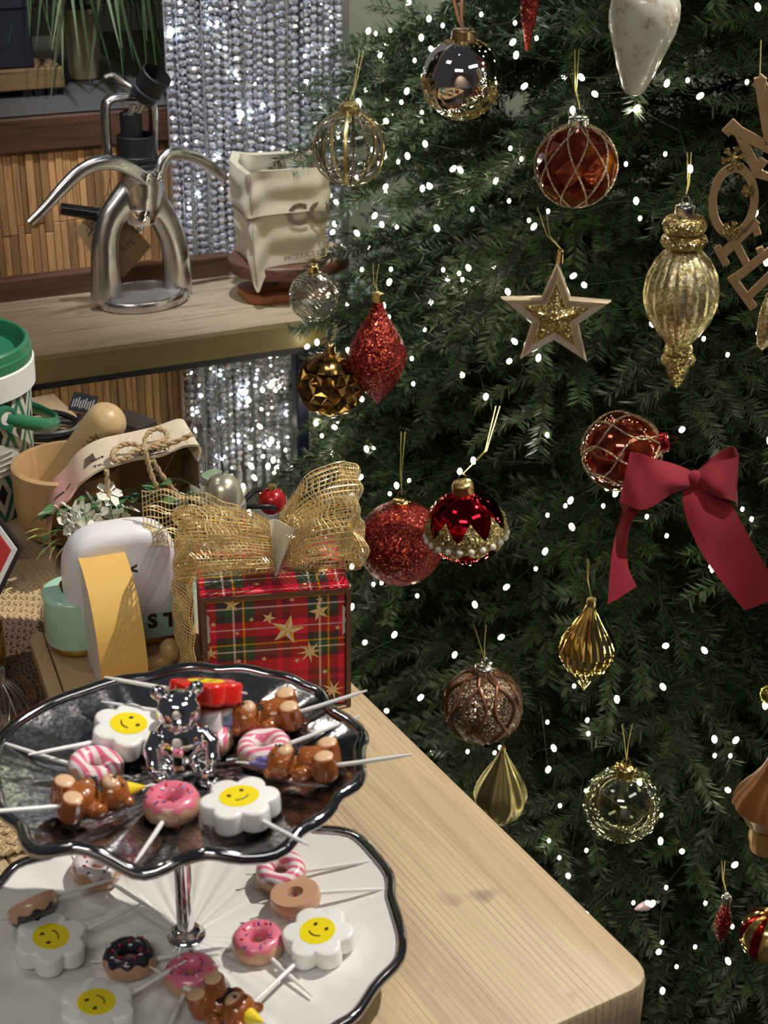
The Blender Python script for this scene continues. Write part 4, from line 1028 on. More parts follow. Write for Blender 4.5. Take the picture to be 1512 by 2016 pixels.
# ---------------------------------------------------------------- bamboo bowl and roller
M_bam = wood('bamboo', (.50, .32, .15), (.30, .17, .07), 2, 1.2, .4, .40); M_bamr = wood('bamboo_roller', (.56, .40, .20), (.36, .22, .09), 2, 1.0, .4, .38)
wp_ = tz(143, 1040); BR_ = 106 * (wp_ - EYE).dot(FWD) / FPX; BWH = z_for(wp_, 908) - TZ
print('bowl', BR_, BWH)
bl = thing('bamboo_bowl', 'round bamboo bowl with thick upright sides beside the patterned tub', 'bowl', wp_)
MB().lathe([(BR_ * .70, 0), (BR_ * .86, .004), (BR_ * .97, .018), (BR_, .035), (BR_, BWH - .001), (BR_ - .002, BWH), (BR_ - .0055, BWH), (BR_ - .006, BWH - .001), (BR_ - .006, .03), (BR_ * .8, .010), (.001, .007)], 56).build('bowl', M_bam, bl)
A_ = at_z(108, 972, TZ + .030); B_ = at_z(226, 806, TZ + .116)
ax = (B_ - A_); Lr = ax.length; rr_ = 41 * (B_ - EYE).dot(FWD) / FPX
rl = thing('bamboo_roller', 'bamboo cylinder with a rounded end leaning in the bamboo bowl', 'roller', A_, ax.to_track_quat('Z', 'Y').to_euler())
MB().lathe([(rr_ * .92, -.012), (rr_, -.010), (rr_, Lr - rr_ * .8)] + [(rr_ * cos(t), Lr - rr_ * .8 + rr_ * .9 * sin(t)) for t in np.linspace(.25, pi / 2 - .02, 7)], 32).build('cylinder', M_bamr, rl)
tc = EYE - (A_ + ax * .66); mp_ = A_ + ax * .66; axn = ax.normalized(); nn = (tc - axn * tc.dot(axn)).normalized(); xx = axn; yy = nn.cross(xx)
Rw = basis(xx, yy, nn); inv = rl.rotation_euler.to_matrix().inverted()
txt('engraving', 'Pebbly', .011, mat('burn_mark', (.16, .08, .03), .7), rl, inv @ (mp_ + nn * (rr_ + .0001) - A_), (inv @ Rw).to_euler(), .0003)
# ---------------------------------------------------------------- cable
cc = tz(112, 868); cb = thing('coiled_cable', 'coiled black cable with a printed black tag behind the bamboo bowl', 'cable', cc)
M_rub = mat('black_rubber', (.010, .010, .012), .45)
P = []
for k in range(44):
    a = 2 * pi * k / 14; P.append(((.040 + .010 * sin(a * .31)) * cos(a) - .012, (.024 + .007 * cos(a * .37)) * sin(a) + .01, .004 + .0048 * (k // 14) + .004 * abs(sin(a * .5))))
MB().tube(catmull(P, 4), .0033, 8).build('cord', M_rub, cb)
MB().box((.045, .042, .008), (.030, .018, .015), M.Rotation(.5, 3, 'Z'), .003).build('plug', M_rub, cb, 40)
tg0 = at_z(164, 794, TZ + .024) - cc
Rt = M.Rotation(math.radians(-24), 4, 'Z') @ M.Rotation(math.radians(48), 4, 'X')
tgo = MB().box((0, 0, 0), (.031, .021, .0007)).xf(M.Translation(tg0) @ Rt).build('tag', mat('black_card', (.012, .013, .02), .4), cb, 0)
for k in range(9): MB().box((-.012 + .003 * k, -.002 + .0012 * (k % 3), .0005), (.0012, .009 + .003 * ((k * 7) % 3) / 3, .0002)).xf(M.Translation(tg0) @ Rt).build('print_bar', mat('pale_print', (.42, .42, .44), .5), tgo, 0)
ad = thing('black_adapter', 'black power adapter lying behind the bamboo roller', 'adapter', tz(262, 866), -.7)
MB().box((0, 0, .013), (.05, .03, .025), None, .004).build('case', mat('brown_black', (.03, .022, .018), .5), ad, 40)
MB().tube([(.025, 0, .012), (.034, 0, .010), (.042, .004, .004)], .003, 8).build('lead', M_rub, ad)

# ---------------------------------------------------------------- cardboard sleeve with flowers
CA = math.radians(24); co = tz(103, 1128); cu_, cv_, cloc_, conv, cwp = frame(co, CA)
ca = thing('cardboard_sleeve', 'bent cardboard sleeve, dyed pink at one end, arching over flowers with a twine bow', 'packaging', co, CA)
pts = [(conv(px, py, 0)) for px, py in ((103, 1112), (97, 1050), (108, 1008), (138, 978), (168, 944), (210, 920), (270, 906), (330, 892), (378, 876), (394, 884), (390, 908))]
pf = catmull([(p.x, 0, p.z) for p in pts], 5); ncf = len(pf) - 1
print('carton', [tuple(round(c, 3) for c in p) for p in pts])
CDp = .050
def cfn(u, v):
    f = u * ncf; i = min(ncf - 1, int(f)); p = pf[i].lerp(pf[i + 1], f - i)
    wob = .0022 * sin(u * 40) * sin(u * 7) * (1 - v) if .1 < u < .95 else 0
    return V((p.x + .012 * v * (1 - u), wob + CDp * v, p.z + .004 * v))
M_card = mat('dyed_card', (.66, .56, .42), .8)
_tc = nd(M_card, 'TexCoord'); _sp = nd(M_card, 'SeparateXYZ'); lk(M_card, _tc.outputs['Object'], _sp.inputs[0])
_mr = nd(M_card, 'MapRange', i_1=.020, i_2=.050); lk(M_card, _sp.outputs[0], _mr.inputs[0])
lk(M_card, mix(M_card, _mr.outputs[0], (.62, .32, .28), mix(M_card, noise(M_card, coords(M_card), 90, 3), (.60, .50, .37), (.70, .62, .48))), bsdf(M_card).inputs['Base Color'])
slv = MB().sheet(cfn, 70, 10, .0022).build('sleeve', M_card, ca, 50)
M_kraft = mat('brown_card', (.17, .11, .065), .85)
xe = pts[-1].x
wall = [(p.x + .011 * (1 - k / ncf), p.z + .0025) for k, p in enumerate(pf)]
MB().prism([(wall[0][0], 0)] + [w_ for w_ in wall if w_[1] > .004] + [(wall[-1][0], 0)], -CDp - .002, -CDp + .0005).xf(M.Rotation(pi / 2, 4, 'X')).build('back_wall', M_kraft, ca, 30)
MB().sheet(lambda u, v: V((pf[-1].x - .012 * u * u + .001, .002 + CDp * v, pf[-1].z * (1 - u))), 10, 4, .0015).build('end_wall', M_kraft, ca, 50)
M_dark = mat('hole_dark', (.10, .07, .045), .9)
for u_, v_, w_, h_ in ((.44, .45, .012, .016), (.245, .3, .012, .004), (.30, .30, .009, .0035), (.12, .35, .009, .004)):
    p = cfn(u_, v_); q = cfn(u_ + .01, v_); r = cfn(u_, v_ + .05); xx = (q - p).normalized(); yy = (r - p).normalized(); nn = xx.cross(yy); nn = nn if nn.z > 0 or nn.x < 0 else -nn
    MB().prism([(-w_ / 2, -h_ / 2), (w_ / 2, -h_ * .3), (w_ * .4, h_ / 2), (-w_ * .3, h_ * .4)], 0, .0004).xf(M.Translation(p + nn * .0012) @ basis(xx, yy, nn).to_4x4()).build('cutout', M_dark, slv, 0)
def ontop(u_, v_, off=.0014):
    p = cfn(u_, v_); xx = (cfn(u_ + .02, v_) - cfn(u_ - .02, v_)).normalized(); yy = (cfn(u_, v_ + .06) - cfn(u_, v_ - .06)).normalized(); nn = xx.cross(yy)
    return p + nn * off, basis(xx, yy, nn)
for s_, u_, v_, sz in (('FRAN', .66, .16, .0085), ('To:', .47, .13, .006), ('Love', .475, .36, .006), ('K', .90, .30, .008)):
    p, Rr = ontop(u_, v_); txt('handwriting', s_, sz, M_ink, slv, p, Rr.to_euler(), .0002)
p, Rr = ontop(.66, .16); MB().tube([Rr @ V((.0135 * cos(a), .0055 * sin(a), 0)) + p for a in np.linspace(0, 2 * pi, 28)[:-1]], .0004, 4, True).build('stamp_ring', M_ink, slv)
M_jute = mat('jute', (.50, .36, .20), .9); bump(M_jute, noise(M_jute, coords(M_jute), 900, 2), .8, .001)
def twine(P, nm, r=.0021):
    P = catmull(P, 7); mb = MB()
    for s_ in (0, pi):
        q = []
        for i, p in enumerate(P):
            t = (P[min(i + 1, len(P) - 1)] - P[max(i - 1, 0)]).normalized(); a = t.orthogonal().normalized(); b = t.cross(a); q.append(p + (a * cos(i * .9 + s_) + b * sin(i * .9 + s_)) * r * .55)
        mb.tube(q, r * .72, 6)
    rd = random.Random(len(P))
    for _ in range(len(P)):
        p = rd.choice(P); mb.tube([p, p + V((rd.gauss(0, .003), rd.gauss(0, .003), rd.gauss(.001, .003)))], .00018, 3)
    return mb.build(nm, M_jute, ca, 60, fix=False)
def cp(px, py, b): return conv(px, py, b)
twine([cp(285, 884, .004), cp(262, 874, .010), cp(238, 878, .012), cp(222, 892, .004), cp(226, 908, -.004), cp(246, 903, -.006), cp(262, 890, -.002), cp(285, 882, .002)], 'bow_loop')
twine([cp(285, 880, .004), cp(288, 858, .014), cp(304, 845, .02), cp(324, 848, .02), cp(328, 862, .014), cp(312, 872, .006), cp(286, 880, .004)], 'bow_loop')
twine([cp(284, 882, .0), cp(310, 880, .0), cp(345, 870, -.003), cp(378, 855, -.004)], 'bow_tail')
twine([cp(284, 882, -.003), cp(290, 905, -.006), cp(298, 935, -.008), cp(312, 965, -.010)], 'string'); twine([cp(300, 905, -.001), cp(318, 935, -.002), cp(342, 965, -.006), cp(360, 985, -.01)], 'string')
twine([cp(210, 925, -.004), cp(212, 960, -.006), cp(215, 1000, -.012), cp(217, 1034, -.016)], 'string')
MB().ball(cp(285, 882, .001), .0042, 12, 8).build('bow_knot', M_jute, ca)
fl = thing('flower_arrangement', 'white blossoms and green leaves spilling out under the cardboard sleeve', 'flowers', co, CA)
M_pet = mat('white_petal', (.78, .78, .68), .55, 0, sss=.2, sscale=.002); M_lf = mat('green_leaf', (.10, .22, .08), .5); M_lfd = mat('dark_leaf', (.03, .085, .045), .45); M_pale = mat('sage_leaf', (.26, .36, .22), .55); M_yg = mat('lime_frond', (.42, .48, .16), .6)
def petal(a, r, lift):
    u = V((cos(a), sin(a), 0)); w_ = V((-sin(a), cos(a), 0)); return [u * r * .12, u * r * .55 - w_ * r * .36 + V((0, 0, lift)), u * r * 1.0 - w_ * r * .22 + V((0, 0, lift * .6)), u * r * 1.0 + w_ * r * .22 + V((0, 0, lift * .6)), u * r * .55 + w_ * r * .36 + V((0, 0, lift)), u * r * .6 + V((0, 0, lift * .2))]
mb = MB()
for k in range(5): mb.add(petal(2 * pi * k / 5, .0125, .0026), [(0, 1, 5), (1, 2, 5), (2, 3, 5), (3, 4, 5), (4, 0, 5)])
mb.ball((0, 0, .0006), .0011, 6, 4)
ME['blossom'] = mb.mesh('blossom', M_pet, 60)
def leafmesh(L, W_, m, bend=.25):
    mb = MB(); n = 7; vs = []
    for i in range(n):
        t = i / (n - 1); w_ = W_ * sin(pi * min(.98, t * .93 + .05)) ** .8 / 2; z = -bend * L * t * t
        vs += [(L * t, -w_, z + w_ * .3), (L * t, 0, z), (L * t, w_, z + w_ * .3)]
    fs = [(3 * i + j, 3 * i + j + 1, 3 * i + 4 + j, 3 * i + 3 + j) for i in range(n - 1) for j in range(2)]
    return mb.add(vs, fs).mesh('leaf', m, 60)
LV = [leafmesh(.021, .012, M_lf), leafmesh(.025, .015, M_pale), leafmesh(.017, .007, M_lfd, .1), leafmesh(.020, .0022, M_yg, .5)]
rd = random.Random(4)
for px, py, b in ((122, 1008, -.012), (136, 1002, -.008), (150, 1012, -.014), (142, 1028, -.020), (160, 1030, -.018), (166, 1010, -.010), (182, 990, -.004), (150, 1045, -.024), (176, 1028, -.014), (128, 1030, -.018), (192, 1012, -.008), (206, 1036, -.014), (222, 1026, -.010), (236, 1022, -.006), (208, 980, .004), (215, 972, .006), (250, 1000, .004), (392, 972, .0), (404, 978, -.004), (376, 985, -.004)):
    b -= .012; p = conv(px, py, b); p.z = max(p.z, .006); put('blossom', ME['blossom'], fl, p, (rd.uniform(.5, 1.2), rd.uniform(-.5, .5), rd.uniform(0, 6)))
for k in range(60):
    if k < 34: px, py, b, m_ = rd.uniform(105, 255), rd.uniform(985, 1050), rd.uniform(-.016, .012), rd.choice((0, 0, 1, 1, 3))
    elif k < 50: px, py, b, m_ = rd.uniform(255, 330), rd.uniform(950, 1000), rd.uniform(-.004, .012), rd.choice((2, 2, 0))
    else: px, py, b, m_ = rd.uniform(345, 410), rd.uniform(930, 990), rd.uniform(-.006, .02), rd.choice((2, 1, 2))
    p = conv(px, py, b); p.z = max(p.z, .008); put('leaf', LV[m_], fl, p, (rd.uniform(-.5, .5), rd.uniform(-.9, .3), rd.uniform(2.6, 6.8)))
for k in range(9):
    p = conv(rd.uniform(88, 140), rd.uniform(1030, 1075), -.022); p.z = max(p.z, .004); put('frond', LV[3], fl, p, (0, rd.uniform(-.6, 0), rd.uniform(2.5, 4.4)))
MB().box((.075, .012, .004), (.12, .03, .008), None, .002).build('floral_base', mat('moss', (.05, .08, .03), .9), fl, 0)
# ================================================================ things on the shelf
M_al = mat('cast_aluminium', (.60, .59, .58), .24, 1); lk(M_al, ramp(M_al, noise(M_al, coords(M_al), 40, 3), [(.3, (.50, .49, .48)), (.7, (.66, .65, .63))]), bsdf(M_al).inputs['Base Color'])
ko = at_z(279, 594, SHZ); KA = math.radians(33); ku, kv, kloc, konv, kwp = frame(ko, KA)
cfm = thing('espresso_press', 'polished aluminium hand lever espresso press with raised arms on the shelf', 'coffee press', ko, KA)
def kp(px, py, b=0): return konv(px, py, b)
HX = kp(365, 590).x; HX0 = kp(192, 600).x; cxk = (HX + HX0) / 2; hw = (HX - HX0) / 2; print('press half width', hw, cxk)
ell = lambda a, t: 1.0 / math.sqrt(cos(a) ** 2 + (sin(a) / .80) ** 2)
MB().lathe([(hw * .96, 0), (hw, .003), (hw, .011), (hw * .97, .013), (hw * .90, .013), (hw * .88, .009), (.001, .009)], 48, (cxk, 0, 0), rf=ell).build('base', M_al, cfm)
M_mesh2 = mat('drip_grille', (.42, .42, .41), .3, 1); bump(M_mesh2, noise(M_mesh2, coords(M_mesh2), 700, 2), 1, .002)
MB().lathe([(hw * .86, .009), (hw * .86, .0125), (.001, .0128)], 40, (cxk, 0, 0), rf=ell).build('drip_tray', M_mesh2, cfm)
NZ = kp(283, 400).z; TZk = kp(283, 325).z; nx = kp(278, 360).x
def legp(L): return catmull([kp(px, py) for px, py in L], 6)
pl_ = legp(((209, 600), (209, 560), (207, 510), (208, 470), (218, 432), (238, 402), (256, 378), (268, 355)))
pr_ = legp(((346, 588), (349, 555), (347, 510), (339, 470), (326, 438), (310, 412), (298, 385), (292, 360)))
mb = MB()
for P in (pl_, pr_):
    n = len(P); P[0].z = max(P[0].z, .006); mb.tube(P, [.0200 + .001 * max(0, 1 - k / n * 3) - .002 * sin(pi * k / n) for k in range(n)], 14, ex=.72, up=(0, 1, 0))
mb.ball(kp(274, 396), (.030, .017, .020), 18, 12); z0 = kp(280, 415).z; mb.lathe([(.012, z0 - .012), (.019, z0), (.0235, z0 + .02), (.0250, TZk - .014), (.0285, TZk - .012), (.0285, TZk)], 28, (nx, 0, 0))
body = fused(mb, .0022, 6); body.materials.append(M_al); put('body', body, cfm)
M_matb = mat('matte_black', (.007, .007, .009), .55)
cr_ = abs(kp(305, 300).x - kp(233, 300).x) / 2; zt = kp(270, 266).z
MB().lathe([(cr_ * 1.04, TZk), (cr_ * 1.04, TZk + .004), (cr_, TZk + .005), (cr_, TZk + .008), (cr_ * 1.04, TZk + .009), (cr_ * 1.04, TZk + .013), (cr_, TZk + .014), (cr_ * .98, zt), (cr_ * .9, zt + .001), (cr_ * .8, zt - .006), (.001, zt - .006)], 36, (kp(270, 300).x, 0, 0)).build('chamber', M_matb, cfm)
MB().lathe([(.013, zt - .006), (.013, kp(260, 222).z), (.009, kp(260, 218).z)], 20, (kp(258, 240).x, 0, 0)).build('piston', M_matb, cfm)
fr = catmull([kp(px, py) for px, py in ((213, 330), (210, 270), (207, 215), (216, 196), (245, 190), (280, 192), (297, 202), (301, 230), (301, 280), (301, 330))], 5)
MB().tube(fr, .0055, 10, ex=1.5, up=(0, 1, 0)).build('top_frame', M_al, cfm)
for a, b, r_ in (((262, 205, -.010), (255, 245, -.006), .0045), ((283, 200, -.012), (262, 240, -.006), .0042)):
    MB().tube([kp(*a), kp(*b)], r_, 8, ex=.4, up=(0, 1, 0)).build('link', mat('brushed_link', (.42, .40, .36), .35, 1), cfm)
c0, c1 = kp(284, 186, -.012), kp(306, 152, -.026)
ct = thing('black_cup', 'small black cup hung upside down on top of the espresso press', 'cup', ko + ku * c0.x + kv * c0.y + V((0, 0, c0.z)), (M.Rotation(KA, 3, 'Z') @ (c1 - c0).to_track_quat('Z', 'Y').to_matrix()).to_euler())
Lc_ = (c1 - c0).length
MB().lathe([(.0145, -.004), (.0165, -.003), (.0178, Lc_ * .5), (.0185, Lc_ + .004), (.0170, Lc_ + .005), (.016, Lc_ * .6), (.001, Lc_ * .5)], 28).build('cup_body', M_matb, ct)
MB().lathe([(.0182, Lc_ * .25), (.0186, Lc_ * .28), (.0188, Lc_ * .36), (.0184, Lc_ * .38)], 28).build('cup_band', mat('blue_grey_band', (.05, .055, .09), .4), ct)
MB().tube(catmull([kp(205, 152, .0), kp(222, 148, .0), kp(245, 163, -.004), kp(270, 178, -.010)], 6), .0028, 8).build('thin_arm', M_al, cfm)
al = catmull([kp(*p) for p in ((288, 352, -.024), (262, 335, -.026), (228, 321, -.027), (192, 322, -.027), (158, 338, -.027), (122, 372, -.027), (90, 408, -.027), (58, 440, -.027))], 6); n = len(al)
la = MB().tube(al, [.0075 + .0022 * sin(pi * min(1, k / n * 1.1)) - .002 * (k / n) for k in range(n)], 12, ex=.8, up=(0, 1, 0)).build('lever_arm', M_al, cfm)
ar = catmull([kp(*p) for p in ((310, 350, -.022), (318, 322, -.022), (334, 303, -.02), (356, 302, -.018), (385, 310, -.014), (412, 326, -.010), (440, 350, -.006))], 6); n = len(ar)
ra = MB().tube(ar, [.0085 - .002 * (k / n) for k in range(n)], 12, ex=.8, up=(0, 1, 0)).build('lever_arm', M_al, cfm)
for p in ((288, 349, -.033), (311, 345, -.031)):
    MB().lathe([(.005, 0), (.005, .003), (.003, .0035)], 14).xf(M.Translation(kp(*p)) @ M.Rotation(pi / 2, 4, 'X')).build('pivot_pin', CHROME, cfm)
bx = kp(275, 428).x; zb = kp(275, 440).z
MB().lathe([(.010, zb), (.0185, zb + .001), (.0205, zb + .004), (.0205, zb + .020), (.018, zb + .021)], 28, (bx, 0, 0)).build('portafilter', CHROME, cfm)
MB().lathe([(.003, zb - .012), (.0045, zb - .008), (.004, zb)], 12, (bx, 0, 0)).build('spout', CHROME, cfm)
MB().tube([kp(238, 428, .004), kp(190, 421, .012), kp(119, 411, .022)], [.0065, .0078, .0072], 14).build('filter_handle', mat('gloss_black', (.008, .008, .01), .15), cfm)
M_kr = mat('kraft_tag', (.36, .23, .12), .75); M_krd = mat('kraft_tag_dark', (.20, .12, .06), .75)
for pxs, b, m_, nm in ((((192, 405), (230, 440), (186, 506), (148, 452)), .012, M_kr, 'hang_tag'), (((250, 432), (298, 485), (244, 546), (196, 498)), .006, M_krd, 'hang_tag')):
    q = [kp(px, py, b) for px, py in pxs]
    t_ = MB().add([(p.x, b, p.z) for p in q] + [(p.x, b + .0008, p.z) for p in q], [(0, 1, 2, 3), (7, 6, 5, 4), (0, 4, 5, 1), (1, 5, 6, 2), (2, 6, 7, 3), (3, 7, 4, 0)]).build(nm, m_, cfm, 0)
    if m_ is M_kr:
        c = kp(181, 450, b)
        for a in (.8, 2.3): MB().tube([c + V((.009 * cos(a), -.0006, .009 * sin(a))), c - V((.009 * cos(a), .0006, .009 * sin(a)))], .0006, 5).build('crossed_mark', M_ink, t_)
        for a in range(4): MB().ball(c + V((.0065 * cos(a * pi / 2), -.0006, .0065 * sin(a * pi / 2))), .0010, 6, 4).build('dot', M_ink, t_)
    else:
        c = kp(252, 484, b); txt('lettering', 'RYE', .012, M_ink, t_, (c.x, b - .0003, c.z), (pi / 2, -.55, 0), .0002)
    MB().tube([kp(pxs[0][0], pxs[0][1] + 8, b), kp(212, 380, b), kp(216, 352, b)], .0005, 4).build('tag_string', BLACK, cfm)
MB().tube(catmull([kp(354, 570, -.006), kp(370, 580, -.01), kp(388, 590, -.014), kp(402, 586, -.012), kp(408, 580, -.008)], 5) , .0016, 6).build('clear_tie', mat('clear_plastic', (.75, .75, .74), .2, 0, alpha=.55), cfm)
# ---------------------------------------------------------------- wooden stand and cloth bag
STZ = .058; sto = at_z(572, 605, SHZ); sto += V((-.005, .055, 0)); SA = math.radians(24)
su2, sv2, sl2, so2, sw2 = frame(sto, SA)
stn = thing('wooden_riser', 'dark oval wooden riser on a reddish cross leg under the cloth bag', 'riser', sto, SA)
rx = abs(so2(452, 520, 0).x); print('riser rx', rx)
zt2 = so2(572, 508, -.02).z
MB().prism([(rx * cos(a), .062 * sin(a)) for a in np.linspace(0, 2 * pi, 41)[:-1]], zt2 - .018, zt2, .004, 3).build('oval_top', wood('dark_riser', (.12, .05, .028), (.04, .015, .01), 0, 1, .4, .5), stn, 40)
M_rl = wood('red_riser', (.30, .10, .035), (.12, .035, .015), 2, 1, .45, .45)
MB().prism([(-.060, 0), (.060, 0), (.060, .012), (.025, .016), (.016, (zt2 - .018) * .55), (.030, zt2 - .018), (-.030, zt2 - .018), (-.016, (zt2 - .018) * .55), (-.025, .016), (-.060, .012)], -.012, .012, .0015, 1).xf(M.Rotation(pi / 2, 4, 'X')).build('cross_leg', M_rl, stn, 30)
MB().prism(rrect(.125, .07, .02), 0, .011, .002, 2).build('foot', M_rl, stn, 30)
BAa = math.radians(21); bgo = sto + V((0, 0, zt2 + .0006))
q0 = at_z(502, 528, SHZ + zt2)
gu, gv, gl2, gonv, gwp = frame(V((q0.x, q0.y, SHZ + zt2 + .0008)), BAa)
bag = thing('cloth_bag', 'cream cloth coffee bag with a folded cuff and brown stencil lettering', 'bag', V((q0.x, q0.y, SHZ + zt2 + .0008)), BAa)
BWd = gonv(642, 430, 0).x; BHt = gonv(500, 338, 0).z; BDp = .088
print('bag', BWd, BHt)
M_cloth = mat('cream_cloth', (.52, .46, .33), .9, sheen=.2); _n1 = noise(M_cloth, coords(M_cloth), 900, 2); bump(M_cloth, _n1, .4, .0006); lk(M_cloth, ramp(M_cloth, noise(M_cloth, coords(M_cloth), 18, 4), [(.3, (.45, .40, .28)), (.7, (.58, .52, .38))]), bsdf(M_cloth).inputs['Base Color'])
def bagpt(a, t, grow=0, sag=True):                      # a: 0..1 round the bag, t: 0..1 up
    c, s_ = cos(2 * pi * a), sin(2 * pi * a); e = .34; w_ = BWd / 2 + .003 + grow; d_ = BDp / 2 + grow
    bul = 1 + .05 * sin(pi * min(1, t * 1.1)); flare = 1 + .05 * max(0, t - .55) - .03 * (1 - t)
    x = w_ * abs(c) ** e * (1 if c > 0 else -1) * bul * flare; y = d_ * abs(s_) ** e * (1 if s_ > 0 else -1) * bul * flare
    k = max(0, -c) ** 2 * max(0, -s_) ** 2 * 4
    z = BHt * t - (.030 * k * (1 - t) ** 3 if sag else 0) + .003 * sin(6 * pi * a + 1) * t - (.004 * t * max(0, sin(2 * pi * a - 2.2)))
    y2 = y - (.014 * k * (1 - t) ** 2 if sag else 0); x2 = x - .004 * k * (1 - t)
    wob = .0016 * sin(a * 47 + t * 11) + .0012 * sin(a * 19 - t * 23)
    return V((BWd / 2 + x2 + wob * c, BDp / 2 + y2 + wob * s_, z))
NA = 88
MB().grid(lambda a, t: bagpt(a, .0 + .98 * t), NA, 26, True).build('body', M_cloth, bag, 60, fix=False)
cf = MB(); zc = .56
cf.grid(lambda a, t: bagpt(a, zc + (1.0 - zc) * t, .0035) if t < .9 else bagpt(a, 1.0 + .012 * (1 - (t - .9) / .1), .0035 - .009 * (t - .9) / .1), NA, 22, True)
cf.grid(lambda a, t: bagpt(a, 1.0 - .5 * t, -.0055 - .004 * t + .004 * sin(a * 60) * t), NA, 10, True)
cf.build('cuff', M_cloth, bag, 60, fix=False)
MB().grid(lambda u, v: (BWd / 2 + (u - .5) * BWd * .9, BDp / 2 + (v - .5) * BDp * .9, BHt * .62 + .006 * sin(u * 20) * sin(v * 17)), 14, 14).build('mouth_shade', mat('bag_shadow', (.16, .10, .06), .9), bag, 60)  # dark sheet that paints the shade inside the open bag
M_sten = mat('stencil_brown', (.13, .085, .05), .8)
p = gonv(568, 425, -.006)
for k, s_ in enumerate('COFFEE'):
    q = p + V((.0115 + k * .0285, 0, 0)); fy_ = min(bagpt(.75 + .0, .45).y, bagpt(.70, .45).y) - .0022
    if q.x < BWd - .004: txt('stencil_letter', s_, .036, M_sten, bag, (q.x, fy_, p.z - .001), (pi / 2, 0, 0), .0004, 1, .0009)
p = gonv(580, 506, -.006); txt('print', 'PRODUCT OF', .0085, M_sten, bag, (p.x + .014, fy_ + .0015, p.z), (pi / 2, -.10, 0), .0003)
MB().tube([bagpt(.628, t, .0042 if t > zc else .0008) for t in np.linspace(.05, .99, 16)], .0006, 4).build('seam', mat('seam_thread', (.36, .31, .21), .9), bag)
# ================================================================ things on the bar counter
CT = bz1 + .0005
def cpt(px, py, t): return on_t(px, py, t)
tS = TS + .09
x1 = cpt(128, 160, tS).x
rs = thing('plank_riser', 'rough wooden plank riser on dark blocks at the back of the counter', 'riser', W(0, 0, 0), RZ)
zr0, zr1 = cpt(60, 178, tS).z, cpt(60, 136, tS).z
zr0 = max(zr0, CT + .004)
wbox(MB(), -.3, x1, tS, tS + .08, zr0, zr1, .002).build('plank', wood('riser_wood', (.20, .12, .05), (.05, .028, .012), 0, 1, .6, .5, 20), rs, 0)
for px in (56, 80, 106, -40): a = cpt(px, 190, tS).x; wbox(MB(), a - .006, a + .006, tS + .004, tS + .03, CT, zr0).build('block', BLACK, rs, 0)
npz = cpt(30, 18, tS).z; xb = cpt(64, 80, tS + .01).x
nb = thing('navy_box', 'dark navy box standing on the plank riser', 'box', W(0, 0, 0), RZ)
wbox(MB(), -.16, xb, tS + .008, tS + .07, zr1 + .0005, npz, .002).build('box_body', mat('navy_card', (.008, .010, .022), .6), nb, 0); wbox(MB(), -.162, xb + .002, tS + .006, tS + .072, npz, npz + .012, .001).build('lid', mat('navy_lid', (.012, .014, .028), .6), nb, 0)
pc = cpt(170, 200, tS + .10); px0 = W(pc.x, tS + .10, CT)
pp = thing('potted_plant', 'arching strap-leaved plant in a beige pot on the bar counter', 'plant', px0, RZ)
MB().lathe([(.018, 0), (.020, .002), (.027, .085), (.029, .086), (.029, .092), (.026, .092), (.024, .08), (.001, .078)], 28).build('pot', mat('beige_pot', (.30, .26, .16), .6), pp)
MB().lathe([(.008, .07), (.006, .28), (.001, .30)], 10).build('stem', M_twig, pp)
M_bl = mat('strap_leaf', (.06, .10, .035), .45); lk(M_bl, ramp(M_bl, objrand(M_bl), [(0, (.028, .055, .02)), (.6, (.07, .12, .045)), (1, (.20, .24, .12))]), bsdf(M_bl).inputs['Base Color'])
BLD = []
for k in range(5):
    L, dr = .18 + .032 * k, .14 + .018 * k; mb = MB()
    def bf(u, v, L=L, dr=dr, k=k): w_ = .0120 * (1 - u ** 2.2) + .0006; return V((L * (.62 * u - .05 * u * u), (v - .5) * w_, .055 * sin(pi * min(1, u * 1.1)) * (1 - .4 * u) - dr * 1.15 * u ** 2.1 + abs(v - .5) * w_ * .5))
    BLD.append(MB().sheet(bf, 14, 3, .0005).mesh('leaf', M_bl, 60))
rd = random.Random(8)
for k in range(230):
    a = rd.uniform(0, 2 * pi); h = rd.uniform(.26, .31); put('leaf', BLD[k % 5], pp, (.006 * cos(a), .006 * sin(a), h), (rd.uniform(-.3, .3), rd.uniform(-.25, .35), a))
# ================================================================ ornaments hanging on the tree
OG = 'ornaments hanging on the Christmas tree'
TDIR = V((TX, TY, 0)).normalized()
def tree_hit(px, py, k=1.10):
    if px < 720: return at_d(px, py, 1.66), 1.66
    t = .7
    while t < 3:
        p = EYE + ray(px, py) * t
        if math.hypot(p.x - TX, p.y - TY) < TR(p.z) * k: return p, t
        t += .004
    return at_d(px, py, 1.7), 1.7
M_cord = mat('gold_cord', (.62, .50, .18), .4, .6)
def orn(name, label, px, py, rpx, cat='ornament', k=1.12, rot=0, tilt=None):
    p, d = tree_hit(px, py, k); r = rpx * d / FPX
    # local y looks away from the camera
    az = math.atan2(p.y, p.x) - pi / 2
    R = M.Rotation(az + rot, 3, 'Z')
    if tilt: R = M.Rotation(az, 3, 'Z') @ M.Rotation(tilt, 3, 'Y')
    return thing(name, label, cat, p, R, OG), r, d
